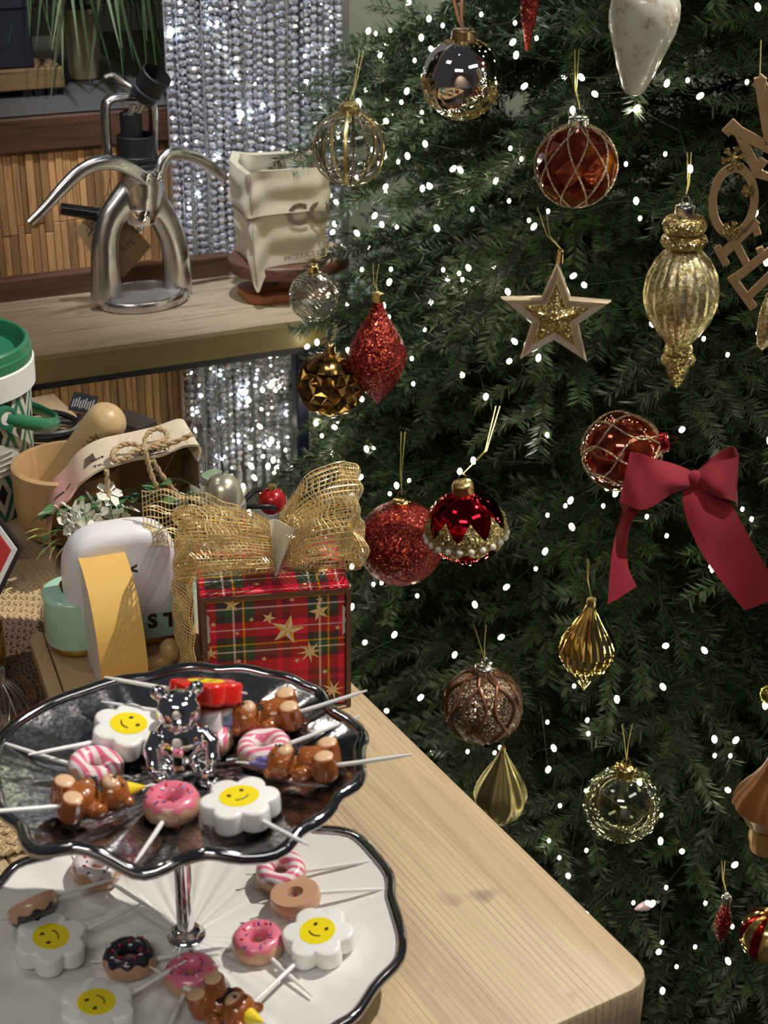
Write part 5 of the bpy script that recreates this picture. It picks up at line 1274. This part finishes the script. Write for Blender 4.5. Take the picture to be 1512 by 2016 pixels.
def cap(t, r, top, m=None, s=.26, h=.20, ring=True):
    c = MB().lathe([(s * r, top - .06 * r), (s * r * 1.03, top - .02 * r), (s * r, top + h * r * .7), (s * r * 1.02, top + h * r * .75), (s * r * .9, top + h * r), (s * r * .3, top + h * r * 1.1)], 20, rf=lambda a, q: 1 + .03 * sin(10 * a)).build('cap', m or GOLD, t, 60)
    if ring: MB().tube([(.10 * r * cos(a), 0, top + h * r * 1.1 + .09 * r + .11 * r * sin(a)) for a in np.linspace(0, 2 * pi, 16)[:-1]], max(.0005, .012 * r), 6, True).build('ring', m or GOLD, c)
def cord(t, z0, px0, py0, px1, py1, m=None, rad=.00055, spread=4):
    """two strands from the ring up into the branches (image rows py0 -> py1)"""
    d = (V(t.location) - EYE).dot(FWD); inv = t.rotation_euler.to_matrix().inverted()
    for s_ in (-1, 1):
        P = []
        for f in (0, .33, .66, 1): q = at_d(px0 + (px1 - px0) * f + s_ * spread * f, py0 + (py1 - py0) * f, d + .03 * f * f); P.append(inv @ (q - V(t.location)))
        P[0] = V((0, 0, z0)); MB().tube(P, rad, 5).build('hanging_cord', m or M_cord, t, 60)
def ballm(r, n=40): return MB().ball((0, 0, 0), r, n, n // 2 + 4)
def sph(th_, ph, r): return V((r * cos(ph) * cos(th_), r * cos(ph) * sin(th_), r * sin(ph)))
R_GL = glitter('red_glitter', (.22, .008, .008), (.80, .14, .06), 620, .35, .5); G_GL = glitter('gold_glitter', (.52, .38, .13), (1, .9, .55), 650, .3, .8); B_GL = glitter('bronze_glitter', (.26, .17, .11), (.85, .68, .48), 700, .35, .6)
M_merc = mat('mercury_glass', (.80, .68, .40), .26, .85); bump(M_merc, noise(M_merc, coords(M_merc), 180, 4, .7), .4, .003); lk(M_merc, ramp(M_merc, noise(M_merc, coords(M_merc), 260, 3), [(.35, (.50, .38, .14)), (.52, (.80, .68, .36)), (.66, (1, .93, .72))]), bsdf(M_merc).inputs['Base Color']); M_silvcap = mat('silver_cap', (.72, .72, .70), .2, 1); M_brz = mat('bronze_cap', (.33, .23, .12), .3, .8)
# mirror bauble with gold starbursts
t, r, d = orn('mirror_bauble', 'champagne mirror bauble with gold starbursts and a bronze cap', 909, 155, 79, 'bauble')
ballm(r).build('globe', mat('champagne_mirror', (.80, .72, .66), .03, 1), t, 60); cap(t, r, r * .98, M_brz, .29, .22, False)
mb = MB(); rd = random.Random(3)
for c, n in ((V((0, 0, 1)), 46), (V((.62, -.60, -.5)), 40), (V((-.85, -.4, -.3)), 34), (V((.1, -.5, -.86)), 30)):
    c = c.normalized(); a = c.orthogonal().normalized(); b = c.cross(a)
    for k in range(n):
        an = 2 * pi * k / n; l = rd.uniform(.15, .62); q = a * cos(an) + b * sin(an)
        P = [(c * cos(x_) + q * sin(x_)) * r * 1.004 for x_ in np.linspace(.12, l, 5)]
        if P[-1].z < r * .96: mb.tube(P, .00035, 4); mb.ball(P[-1], .0010, 6, 4)
mb.build('starburst', G_GL, t, 60, fix=False)['kind'] = 'stuff'; cord(t, r * 1.2, 908, 62, 900, -10, mat('copper_ribbon', (.32, .13, .06), .5), .0016, 9)
# clear bauble with gold stripes
t, r, d = orn('striped_glass_bauble', 'clear glass bauble with upright gold stripes in front of the bead curtain', 688, 292, 73, 'bauble', 1.16)
ballm(r).build('globe', glass('clear_glass', (.93, .95, .93), .02, .32), t, 60); cap(t, r, r * .98, G_GL, .27, .22)
M_dgl = glitter('dark_glitter', (.16, .11, .06), (.6, .45, .25), 800, .4, .5)
for k in range(10):
    a = 2 * pi * k / 10 + .2; P = [sph(a, ph, r * 1.003) for ph in np.linspace(-1.5, 1.42, 22)]
    MB().tube(P, .0022 if k % 2 else .0016, 6, ex=.35).build('stripe', M_dgl if k % 2 == 0 else DGOLD, t, 60)
cord(t, r * 1.25, 692, 205, 712, 100)
# red icicle, cut by the top edge
t, r, d = orn('red_icicle', 'thin red glitter icicle drop at the top edge of the picture', 1042, 20, 17)
MB().lathe([(r * z, y * r) for z, y in ((.12, -4.6), (.28, -4.4), (.45, -3), (.75, -1.6), (1, -.2), (1.05, .8), (.9, 2), (.5, 3.4), (.2, 4.2))], 20).build('drop', R_GL, t); cap(t, r * 1.4, r * 4.2, GOLD)
# white teardrop
t, r, d = orn('white_drop', 'large frosted white drop ornament with beige mottling', 1266, 48, 70, 'ornament', 1.18, 0, .06)
M_fr = mat('frosted_white', (.62, .62, .55), .30, 0, coat=.5); n_ = noise(M_fr, coords(M_fr), 55, 5, .7); lk(M_fr, ramp(M_fr, n_, [(.38, (.58, .60, .52)), (.53, (.56, .54, .45)), (.64, (.34, .27, .17))]), bsdf(M_fr).inputs['Base Color'])
MB().lathe([(r * a, r * b) for a, b in ((.06, -1.98), (.22, -1.93), (.34, -1.78), (.58, -1.2), (.78, -.62), (.95, -.15), (1, .22), (.97, .6), (.82, .98), (.52, 1.25), (.22, 1.36))], 40).build('drop_body', M_fr, t, 60); cap(t, r, r * 1.36, GOLD, .22)
# amber red bauble with a gold lattice
M_amb = mat('amber_red_glass', (.42, .045, .012), .06, .75, coat=1)
lk(M_amb, ramp(M_amb, noise(M_amb, coords(M_amb), 45, 3), [(.35, (.16, .012, .005)), (.55, (.36, .04, .008)), (.70, (.85, .24, .02))]), bsdf(M_amb).inputs['Base Color'])  # orange spots in the colour paint glints on the glass
M_lat = glitter('lattice_gold', (.52, .37, .22), (.95, .8, .55), 1200, .35, .6)
def lattice(t, r, n=9, tw=.75, z0=-1.25, z1=1.15, w_=.0011):
    mb = MB()
    for s_ in (-1, 1):
        for k in range(n): mb.tube([sph(2 * pi * k / n + s_ * tw * (ph - z0), ph, r * 1.004) for ph in np.linspace(z0, z1, 20)], w_, 5)
    mb.build('lattice', M_lat, t, 60, fix=False)
t, r, d = orn('lattice_bauble', 'amber red faceted bauble with a gold diamond lattice and silver cap', 1134, 326, 81, 'bauble')
fc = MB(); rows = []
for j in range(9):
    ph = -1.45 + 2.9 * j / 8; rows.append([sph(2 * pi * (k + .5 * (j % 2)) / 9, ph, r * (1.0 if j % 2 else .99)) for k in range(9)])
vs = [p for q in rows for p in q] + [V((0, 0, -r)), V((0, 0, r))]; fs = []
for j in range(8):
    for k in range(9):
        a, b = j * 9 + k, j * 9 + (k + 1) % 9; c_, d_ = a + 9, b + 9
        fs += ([(a, b, c_), (b, d_, c_)] if j % 2 == 0 else [(a, b, d_), (a, d_, c_)])
for k in range(9): fs += [((k + 1) % 9, k, 81), (72 + k, 72 + (k + 1) % 9, 82)]
fc.add(vs, fs).build('globe', M_amb, t, 0); lattice(t, r, 8, .5, -1.45, 1.45); cap(t, r, r * .98, M_silvcap, .26, .2); cord(t, r * 1.35, 1132, 215, 1136, 98)
# amber red bauble tipped sideways behind the bow
t, r, d = orn('swirl_bauble', 'amber red bauble with swirling gold lines, tipped over beside the red velvet bow', 1224, 888, 79, 'bauble', 1.10, 0, 1.25)
ballm(r).build('globe', M_amb, t, 60); mb = MB()
for k in range(7):
    for s_ in (-1, 1): mb.tube([sph(2 * pi * k / 7 + s_ * .5 * sin(2.2 * ph), ph, r * 1.004) for ph in np.linspace(-1.4, 1.4, 24)], .0011, 5)
mb.build('swirl_lines', M_lat, t, 60, fix=False); cap(t, r, r * .98, mat('red_cap', (.30, .02, .02), .2, .8), .25, .2)
# gold finial
t, r, d = orn('gold_finial', 'tall gold finial ornament with a ribbed mercury glass body and glitter ends', 1341, 583, 71, 'ornament', 1.14, 0, -.05)
ribs = lambda a, q: 1 + .06 * abs(sin(9 * a))
MB().lathe([(r * a, r * b) for a, b in ((.30, -1.42), (.55, -1.10), (.82, -.68), (.97, -.2), (1, .15), (.93, .6), (.72, 1.02), (.50, 1.28), (.34, 1.40))], 72, rf=ribs).build('ribbed_body', M_merc, t, 25)
MB().lathe([(r * a, r * b) for a, b in ((.34, 1.36), (.58, 1.44), (.66, 1.58), (.58, 1.72), (.46, 1.78), (.58, 1.88), (.62, 2.05), (.52, 2.22), (.28, 2.30))], 32).build('upper_knob', G_GL, t, 60)
MB().lathe([(r * a, r * b) for a, b in ((.03, -2.70), (.12, -2.62), (.30, -2.25), (.34, -2.02), (.46, -1.98), (.50, -1.86), (.44, -1.74), (.36, -1.70), (.42, -1.60), (.38, -1.45), (.28, -1.40))], 32).build('lower_tip', G_GL, t, 60)
cap(t, r, r * 2.32, M_silvcap, .28, .26); cord(t, r * 2.85, 1355, 392, 1357, 300)
# star
t, r, d = orn('gold_star', 'flat gold star ornament with a raised glitter star at its centre', 1093, 622, 113, 'star', 1.16, 0, .02)
mb = MB(); R1, R0 = r, r * .43
def starpts(R1, R0, y, off=.04): return [V((cos(pi / 2 + off + pi * k / 5) * (R1 if k % 2 == 0 else R0), y, sin(pi / 2 + off + pi * k / 5) * (R1 if k % 2 == 0 else R0))) for k in range(10)]
A1, A2, A3, A4 = starpts(R1, R0, -.002), starpts(R1 * .93, R0 * .92, -.006), starpts(R1 * .66, R0 * .66, -.0035), starpts(R1, R0, .003)
mb.add(A4 + A1 + A2 + A3, [(r_ * 10 + k, r_ * 10 + (k + 1) % 10, (r_ + 1) * 10 + (k + 1) % 10, (r_ + 1) * 10 + k) for r_ in range(3) for k in range(10)] + [tuple(range(10)), tuple(30 + k for k in range(10))])
mb.build('star_frame', mat('rose_gold', (.92, .76, .54), .25, .65), t, 0)
A5 = starpts(R1 * .62, R0 * .62, -.0042); MB().add(A5 + [V((0, -.013, 0))], [(k, (k + 1) % 10, 10) for k in range(10)] + [tuple(range(10))]).build('glitter_star', G_GL, t, 0)
MB().lathe([(.0035, r * .96), (.0035, r * 1.18), (.002, r * 1.2)], 12).build('cap', GOLD, t); cord(t, r * 1.2, 1086, 490, 1066, 408, None, .0006, 8)
# clear cut bauble
t, r, d = orn('cut_glass_bauble', 'small clear cut bauble with fine grooves beside the wooden riser', 618, 583, 50, 'bauble', 1.14)
m = glass('grooved_glass', (.86, .86, .80), .05, .5); w_ = nd(m, 'TexWave', i_Scale=95.0, bands_direction='DIAGONAL'); lk(m, coords(m), w_.inputs['Vector']); b_ = nd(m, 'Bump', i_Strength=.8, i_Distance=.002); lk(m, w_.outputs['Fac'], b_.inputs['Height'])
for n_ in m.node_tree.nodes:
    if n_.type in ('BSDF_GLOSSY', 'LAYER_WEIGHT'): lk(m, b_.outputs[0], n_.inputs['Normal'])
ballm(r, 24).build('globe', m, t, 0); cap(t, r, r * .98, GOLD, .2, .3); cord(t, r * 1.5, 640, 515, 645, 480, None, .0004, 3)
# bronze cut bauble
t, r, d = orn('bronze_bauble', 'bronze gold bauble cut in diamond facets next to the red ribbed drop', 651, 757, 66, 'bauble', 1.12)
mb = MB(); N = 15
def vr(j, k): ph = -.60 + 1.20 * j / 4; return sph(2 * pi * (k + .5 * (j % 2)) / N, ph, r)
vs = [vr(j, k) for j in range(5) for k in range(N)]; fs = []
ct_ = []
for j in range(1, 4):
    pass
for j in range(4):
    for k in range(N):
        a, b = j * N + k, j * N + (k + 1) % N; c_, d_ = a + N, b + N
        for tri_ in ([(a, b, c_), (b, d_, c_)] if j % 2 == 0 else [(a, b, d_), (a, d_, c_)]):
            m_ = (vs[tri_[0]] + vs[tri_[1]] + vs[tri_[2]]) / 3; vs.append(m_.normalized() * r * .90); q = len(vs) - 1; fs += [(tri_[0], tri_[1], q), (tri_[1], tri_[2], q), (tri_[2], tri_[0], q)]
mb.add(vs, fs)
for s_ in (-1, 1): mb.lathe([(r * cos(ph) * .98, s_ * r * sin(ph)) for ph in np.linspace(.62, 1.5, 7)], 48, cap0=False, rf=lambda a, q: 1 - .10 * abs(sin(6 * a)) * (1 - q))
mb.build('globe', mat('bronze_mirror', (.32, .19, .06), .16, 1), t, 12); cap(t, r, r * .98, GOLD, .13, .3); cord(t, r * 1.4, 655, 680, 660, 640, None, .0004, 3)
# red ribbed drop
t, r, d = orn('red_drop', 'red glitter drop ornament with soft ribs and a gold collar', 743, 705, 58, 'ornament', 1.16)
MB().lathe([(r * a, r * b) for a, b in ((.03, -1.66), (.18, -1.48), (.5, -1.1), (.82, -.62), (.98, -.15), (1, .12), (.90, .52), (.66, .98), (.40, 1.40), (.22, 1.80), (.16, 2.1))], 60, rf=lambda a, q: 1 + .035 * sin(9 * a) * min(1, q * 3) * (1 - q)).build('drop_body', R_GL, t, 60)
MB().lathe([(r * .19, r * 2.02), (r * .2, r * 2.3), (r * .15, r * 2.32)], 14, rf=lambda a, q: 1 + .06 * sin(8 * a)).build('collar', GOLD, t, 30); cord(t, r * 2.3, 737, 575, 740, 520, None, .0005, 6)
# red velvet bow
t, r, d = orn('velvet_bow', 'large dark red velvet bow with two hanging tails', 1352, 935, 100, 'bow', 1.16)
M_vel = mat('red_velvet', (.24, .004, .016), .85, 0, sheen=.15)
inv = t.rotation_euler.to_matrix().inverted(); dep = d
def bp_(px, py, dy=0): q = at_d(px, py, dep); v_ = inv @ (q - V(t.location)); v_.y += dy; return v_
def ribbon(L, nm, th=.0012, nu=26, nv=8, bow=.0, ph=0):
    """L: list of (top px, bottom px, y of top, y of bottom)"""
    A = catmull([bp_(*a, ya) for a, b, ya, yb in L], 8); B = catmull([bp_(*b, yb) for a, b, ya, yb in L], 8); n = len(A) - 1
    def fn(u, v):
        f = u * n; i = min(n - 1, int(f)); p = A[i].lerp(A[i + 1], f - i); q = B[i].lerp(B[i + 1], f - i); o = p.lerp(q, v); o.y += bow * sin(pi * v) * sin(pi * min(1, u * 1.5)) + .0012 * sin(u * 9 + v * 6 + ph); return o
    return MB().sheet(fn, nu, nv, th).build(nm, M_vel, t, 60)
ribbon([((1366, 925), (1366, 955), -.006, -.006), ((1320, 898), (1325, 955), -.016, -.020), ((1270, 880), (1270, 980), -.020, -.026), ((1243, 880), (1222, 975), -.012, -.014)], 'bow_loop', bow=-.010)
ribbon([((1243, 880), (1222, 975), -.012, -.014), ((1280, 905), (1240, 1020), .006, .002), ((1325, 930), (1300, 975), .006, .004), ((1366, 932), (1366, 950), .0, .0)], 'bow_loop', bow=.004)
ribbon([((1368, 925), (1368, 955), -.006, -.006), ((1395, 902), (1400, 955), -.014, -.018), ((1425, 892), (1435, 965), -.018, -.022), ((1454, 890), (1449, 975), -.010, -.014)], 'bow_loop', bow=-.008, ph=2)
ribbon([((1454, 890), (1449, 975), -.010, -.014), ((1440, 885), (1450, 1000), .008, .004), ((1405, 905), (1430, 960), .008, .006), ((1368, 932), (1368, 952), 0, 0)], 'bow_loop', bow=.004, ph=1)
ribbon([((1238, 990), (1262, 1000), .004, .002), ((1222, 1020), (1238, 1045), -.004, .002), ((1206, 1080), (1236, 1110), -.008, -.002), ((1198, 1180), (1254, 1152), -.010, -.004)], 'bow_tail', bow=.003)
ribbon([((1352, 942), (1385, 940), -.004, -.002), ((1346, 985), (1420, 965), -.010, -.002), ((1372, 1055), (1452, 1010), -.014, -.004), ((1420, 1130), (1492, 1085), -.014, -.004), ((1466, 1190), (1540, 1170), -.012, -.002)], 'bow_tail', bow=-.008)
MB().ball(bp_(1367, 940, -.008), (.008, .007, .011), 16, 10).build('bow_knot', M_vel, t, 60)
# red glitter ball, red pearl-banded ball
t, r, d = orn('red_glitter_bauble', 'large round red glitter bauble hanging beside the gift box', 789, 1069, 85, 'bauble', 1.12)
ballm(r).build('globe', R_GL, t, 60); cap(t, r, r * .98, GOLD, .20, .14); cord(t, r * 1.25, 787, 965, 794, 850)
t, r, d = orn('pearl_band_bauble', 'shiny red bauble with a gold zigzag band and a row of pearls', 917, 1037, 78, 'bauble', 1.16, 0, -.1)
ballm(r).build('globe', mat('red_mirror', (.42, .008, .018), .06, 1), t, 60)
mb = MB(); nz = 9
def band(u, v):
    a = 2 * pi * u; tr = abs(((u * nz) % 1) - .5) * 2; hi = .02 + .52 * tr ** 1.2; lo = -.42 - .10 * sin(u * nz * 2 * pi); return sph(a, lo + (hi - lo) * v, r * (1.012 + .012 * sin(pi * v)))
mb.grid(band, 144, 9, True).build('zigzag_band', G_GL, t, 60, fix=False)
mb = MB(); rd = random.Random(2)
for k in range(420): u = rd.random(); v = rd.random(); mb.ball(band(u, v) * 1.008, .0011, 6, 4)
mb.build('gold_beads', mat('tarnished_gold', (.45, .36, .18), .3, .9), t, 60, fix=False)['kind'] = 'stuff'
pm = MB().ball((0, 0, 0), .0036, 14, 10).mesh('pearl', mat('pearl', (.72, .68, .58), .2, 0, coat=.6), 60)
for k in range(22): put('pearl', pm, t, sph(2 * pi * k / 22, -.20, r * 1.04))
cap(t, r, r * .98, DGOLD, .27, .26); cord(t, r * 1.45, 945, 930, 980, 800)
# gold ribbed mirror drop
t, r, d = orn('gold_mirror_drop', 'shiny gold ribbed drop ornament with a pointed base below the velvet bow', 1156, 1283, 55, 'ornament', 1.14)
MB().lathe([(r * a, r * b) for a, b in ((.03, -1.62), (.15, -1.4), (.48, -.98), (.82, -.5), (.98, -.1), (1, .18), (.86, .6), (.60, 1.05), (.36, 1.45), (.20, 1.8), (.14, 1.98))], 96, rf=lambda a, q: 1 + .05 * abs(sin(8 * a))).build('drop_body', mat('gold_mirror', (.78, .58, .20), .07, 1), t, 18)
MB().lathe([(r * .17, r * 1.9), (r * .18, r * 2.15), (r * .1, r * 2.2)], 14).build('collar', DGOLD, t); cord(t, r * 2.2, 1157, 1165, 1158, 1100, None, .0003, 2)
# bronze glitter bauble with ogee relief
t, r, d = orn('ogee_bauble', 'brown glitter bauble with raised curving lines and a silver cap', 951, 1388, 75, 'bauble', 1.13)
ballm(r).build('globe', B_GL, t, 60); mb = MB()
for k in range(7):
    for s_ in (-1, 1): mb.tube([sph(2 * pi * k / 7 + s_ * .33 * sin(2.6 * ph + .5), ph, r * 1.01) for ph in np.linspace(-1.3, 1.35, 30)], .0019, 6)
mb.build('relief_lines', mat('copper_line', (.20, .085, .04), .4, .5), t, 60, fix=False); cap(t, r, r * .98, M_silvcap, .26, .24); cord(t, r * 1.35, 952, 1292, 945, 1230, None, .0005, 12)
# matt gold teardrop
t, r, d = orn('matte_gold_drop', 'matt gold ribbed teardrop peeping over the table edge', 985, 1568, 52, 'ornament', 1.13)
MB().lathe([(r * a, r * b) for a, b in ((.03, -1.22), (.4, -1.08), (.75, -.72), (.96, -.25), (1, .05), (.90, .48), (.66, 1.0), (.38, 1.5), (.18, 1.9), (.11, 2.1))], 64, rf=lambda a, q: 1 + .05 * sin(9 * a)).build('drop_body', mat('satin_gold', (.55, .46, .20), .32, .9), t, 40); cap(t, r * .6, r * 2.1, GOLD, .2)
# clear gold bauble
t, r, d = orn('clear_gold_bauble', 'clear pale gold glass bauble with a gold cap low on the tree', 1225, 1583, 77, 'bauble', 1.15)
ballm(r).build('globe', glass('champagne_glass', (.84, .86, .62), .02, .42), t, 60); cap(t, r, r * .98, GOLD, .28, .22)
rd = random.Random(6); mb = MB()
for k in range(90): mb.ball(sph(rd.uniform(0, 6.3), rd.uniform(-1.4, 1.2), r * .99), rd.uniform(.0003, .0008), 6, 4)
mb.build('gold_specks', G_GL, t, 60, fix=False)['kind'] = 'stuff'; cord(t, r * 1.35, 1233, 1485, 1235, 1425, None, .0005, 10)
# copper bell top at the right edge
t, r, d = orn('copper_bell', 'copper brown fluted bell ornament at the picture edge', 1520, 1572, 74, 'ornament', 1.18)
fl_ = lambda a, q: 1 + .045 * abs(sin(7 * a))
MB().lathe([(r * a, r * b) for a, b in ((.42, -.92), (.62, -.75), (.78, -.45), (1, -.18), (.90, .1), (.62, .5), (.36, .95), (.24, 1.3), (.2, 1.5))], 84, rf=fl_).build('bell_body', mat('copper_satin', (.36, .14, .045), .38, .35), t, 30)
MB().lathe([(r * .1, -1.75 * r), (r * .38, -1.68 * r), (r * .46, -1.3 * r), (r * .44, -.92 * r)], 48, rf=fl_).build('bell_foot', mat('amber_satin', (.52, .28, .08), .35, .3), t, 30)
MB().tube([(.16 * r * cos(a), 0, r * 1.66 + .18 * r * sin(a)) for a in np.linspace(0, 2 * pi, 18)[:-1]], .0022, 8, True).build('loop', mat('copper_satin', (0, 0, 0)), t)
# small red drop, striped ball, spindle, small ball
t, r, d = orn('small_red_drop', 'small slim red glitter drop low on the tree', 1423, 1818, 17, 'ornament', 1.14)
MB().lathe([(r * a, r * b) for a, b in ((.05, -2.9), (.3, -2.6), (.8, -1.2), (1, 0), (.85, 1.2), (.5, 2.5), (.35, 3.2))], 24, rf=lambda a, q: 1 + .04 * sin(6 * a)).build('drop_body', R_GL, t, 60); cap(t, r * 1.9, r * 3.2, M_silvcap, .3, .5); cord(t, r * 4.3, 1423, 1748, 1424, 1695, None, .0004, 3)
t, r, d = orn('striped_bauble', 'gold bauble with wide red stripes in the corner of the picture', 1512, 1842, 56, 'bauble', 1.14)
m = mat('red_gold_stripe', (.6, .45, .15), .15, .9); sp = nd(m, 'SeparateXYZ'); tc_ = nd(m, 'TexCoord'); lk(m, tc_.outputs['Object'], sp.inputs[0])
a_ = math_(m, 'FRACT', math_(m, 'ADD', math_(m, 'MULTIPLY', math_(m, 'ARCTAN2', sp.outputs[1], sp.outputs[0]), 4 / pi), 8.3)); r_ = nd(m, 'ValToRGB'); r_.color_ramp.interpolation = 'CONSTANT'; r_.color_ramp.elements[0].color = (.66, .50, .18, 1); r_.color_ramp.elements[1].position = .55; r_.color_ramp.elements[1].color = (.40, .02, .02, 1); lk(m, a_, r_.inputs[0]); lk(m, r_.outputs[0], bsdf(m).inputs['Base Color'])
ballm(r).build('globe', m, t, 60); cap(t, r, r * .98)
t, r, d = orn('gold_spindle', 'yellow gold glass spindle at the picture edge below the wooden letters', 1506, 640, 15, 'ornament', 1.18)
MB().lathe([(r * a, r * b) for a, b in ((.1, -3.6), (.7, -2.8), (1, -1), (1, 1), (.7, 3), (.3, 4))], 24).build('spindle_body', M_merc, t, 60); cap(t, r * 1.5, r * 4)
t, r, d = orn('lime_gold_bauble', 'small lime gold bauble at the picture edge above the copper bell', 1514, 1366, 20, 'bauble', 1.14)
ballm(r, 24).build('globe', mat('lime_gold', (.55, .52, .10), .12, 1), t, 60); cap(t, r, r * .98)
t, r, d = orn('lilac_drop', 'small frosted lilac drop in the branches near the table corner', 1272, 1783, 10, 'ornament', 1.02, 0, 1.0)
MB().lathe([(r * a, r * b) for a, b in ((.1, -2.6), (.7, -1.4), (1, 0), (.7, 1.4), (.25, 2.4))], 20).build('drop_body', mat('lilac_frost', (.40, .30, .36), .35, 0), t, 60); cap(t, r * 1.4, r * 2.4, M_silvcap)
# wooden letters
t, r, d = orn('wooden_letters', 'pale wooden letter ornament with glitter snowflakes at the picture edge', 1450, 400, 100, 'ornament', 1.18)
inv = t.rotation_euler.to_matrix().inverted(); dep = d
M_ply = wood('plywood', (.42, .27, .13), (.28, .17, .075), 0, 1, .6, .40)
def lp(px, py): v_ = inv @ (at_d(px, py, dep) - V(t.location)); return V((v_.x, v_.z))
def stroke(a, b, wpx, y0=-.003, y1=.003):
    A, B = lp(*a), lp(*b); w_ = wpx * dep / FPX / 2; u_ = (B - A).normalized(); n_ = V((-u_.y, u_.x)) * w_
    return [A - n_, B - n_, B + n_, A + n_]
def letter(strokes, curves=()):
    mb = MB(); X = M.Rotation(pi / 2, 4, 'X')
    for k, (a, b, w_) in enumerate(strokes): mb.prism(stroke(a, b, w_), -.0032 - .0003 * k, .0032 - .0003 * k, .0004, 1)
    mb.xf(X)
    for (cx, cy, rx_, ry_, w_, ro) in curves:
        P = []
        for k in range(40): a = 2 * pi * k / 40; q = lp(cx + rx_ * cos(a) * cos(ro) - ry_ * sin(a) * sin(ro), cy + rx_ * cos(a) * sin(ro) + ry_ * sin(a) * cos(ro)); P.append(V((q.x, 0, q.y)))
        hw_ = w_ * dep / FPX / 2; vs = []; 
        for i, p in enumerate(P):
            tn = (P[(i + 1) % 40] - P[i - 1]).normalized(); n_ = V((-tn.z, 0, tn.x)) * hw_
            vs += [p - n_ + V((0, -.0032, 0)), p + n_ + V((0, -.0032, 0)), p + n_ + V((0, .0032, 0)), p - n_ + V((0, .0032, 0))]
        mb.add(vs, [(4 * i + j, 4 * i + (j + 1) % 4, 4 * ((i + 1) % 40) + (j + 1) % 4, 4 * ((i + 1) % 40) + j) for i in range(40) for j in range(4)])
    return mb.build('letter', M_ply, t, 30)
letter([((1496, 128), (1516, 268), 19), ((1488, 150), (1506, 126), 15), ((1500, 135), (1545, 230), 16)])
letter([((1441, 236), (1530, 284), 20), ((1452, 236), (1492, 330), 18), ((1430, 250), (1452, 224), 18), ((1482, 338), (1506, 302), 16), ((1480, 330), (1540, 345), 15)])
letter([], [(1444, 396, 41, 74, 16, .12)])
letter([((1418, 520), (1490, 436), 17), ((1409, 500), (1428, 541), 14), ((1478, 424), (1492, 468), 14), ((1448, 492), (1474, 548), 15)])
letter([((1443, 572), (1530, 488), 16), ((1470, 612), (1530, 540), 15), ((1436, 566), (1482, 636), 16), ((1494, 496), (1500, 512), 14)])
for cx, cy, rp in ((1446, 300, 24), (1474, 368, 13), (1440, 460, 20)):
    q = lp(cx, cy); mb = MB()
    for k in range(6):
        a = pi * k / 3 + .3; e_ = V((q.x + rp * dep / FPX * cos(a), -.0045, q.y + rp * dep / FPX * sin(a))); mb.tube([(q.x, -.0045, q.y), e_], .0016, 5)
        for f, s_ in ((.6, .7), (.6, -.7)): c_ = V((q.x, -.0045, q.y)).lerp(e_, f); mb.tube([c_, c_ + V((cos(a + s_), 0, sin(a + s_))) * rp * dep / FPX * .4], .0012, 4)
    mb.build('snowflake', G_GL, t, 60, fix=False)
MB().tube([(lp(1498, 128).x, .0, lp(1498, 128).y), (lp(1500, 60).x, .02, lp(1500, 60).y)], .0006, 5).build('hanging_cord', M_cord, t)
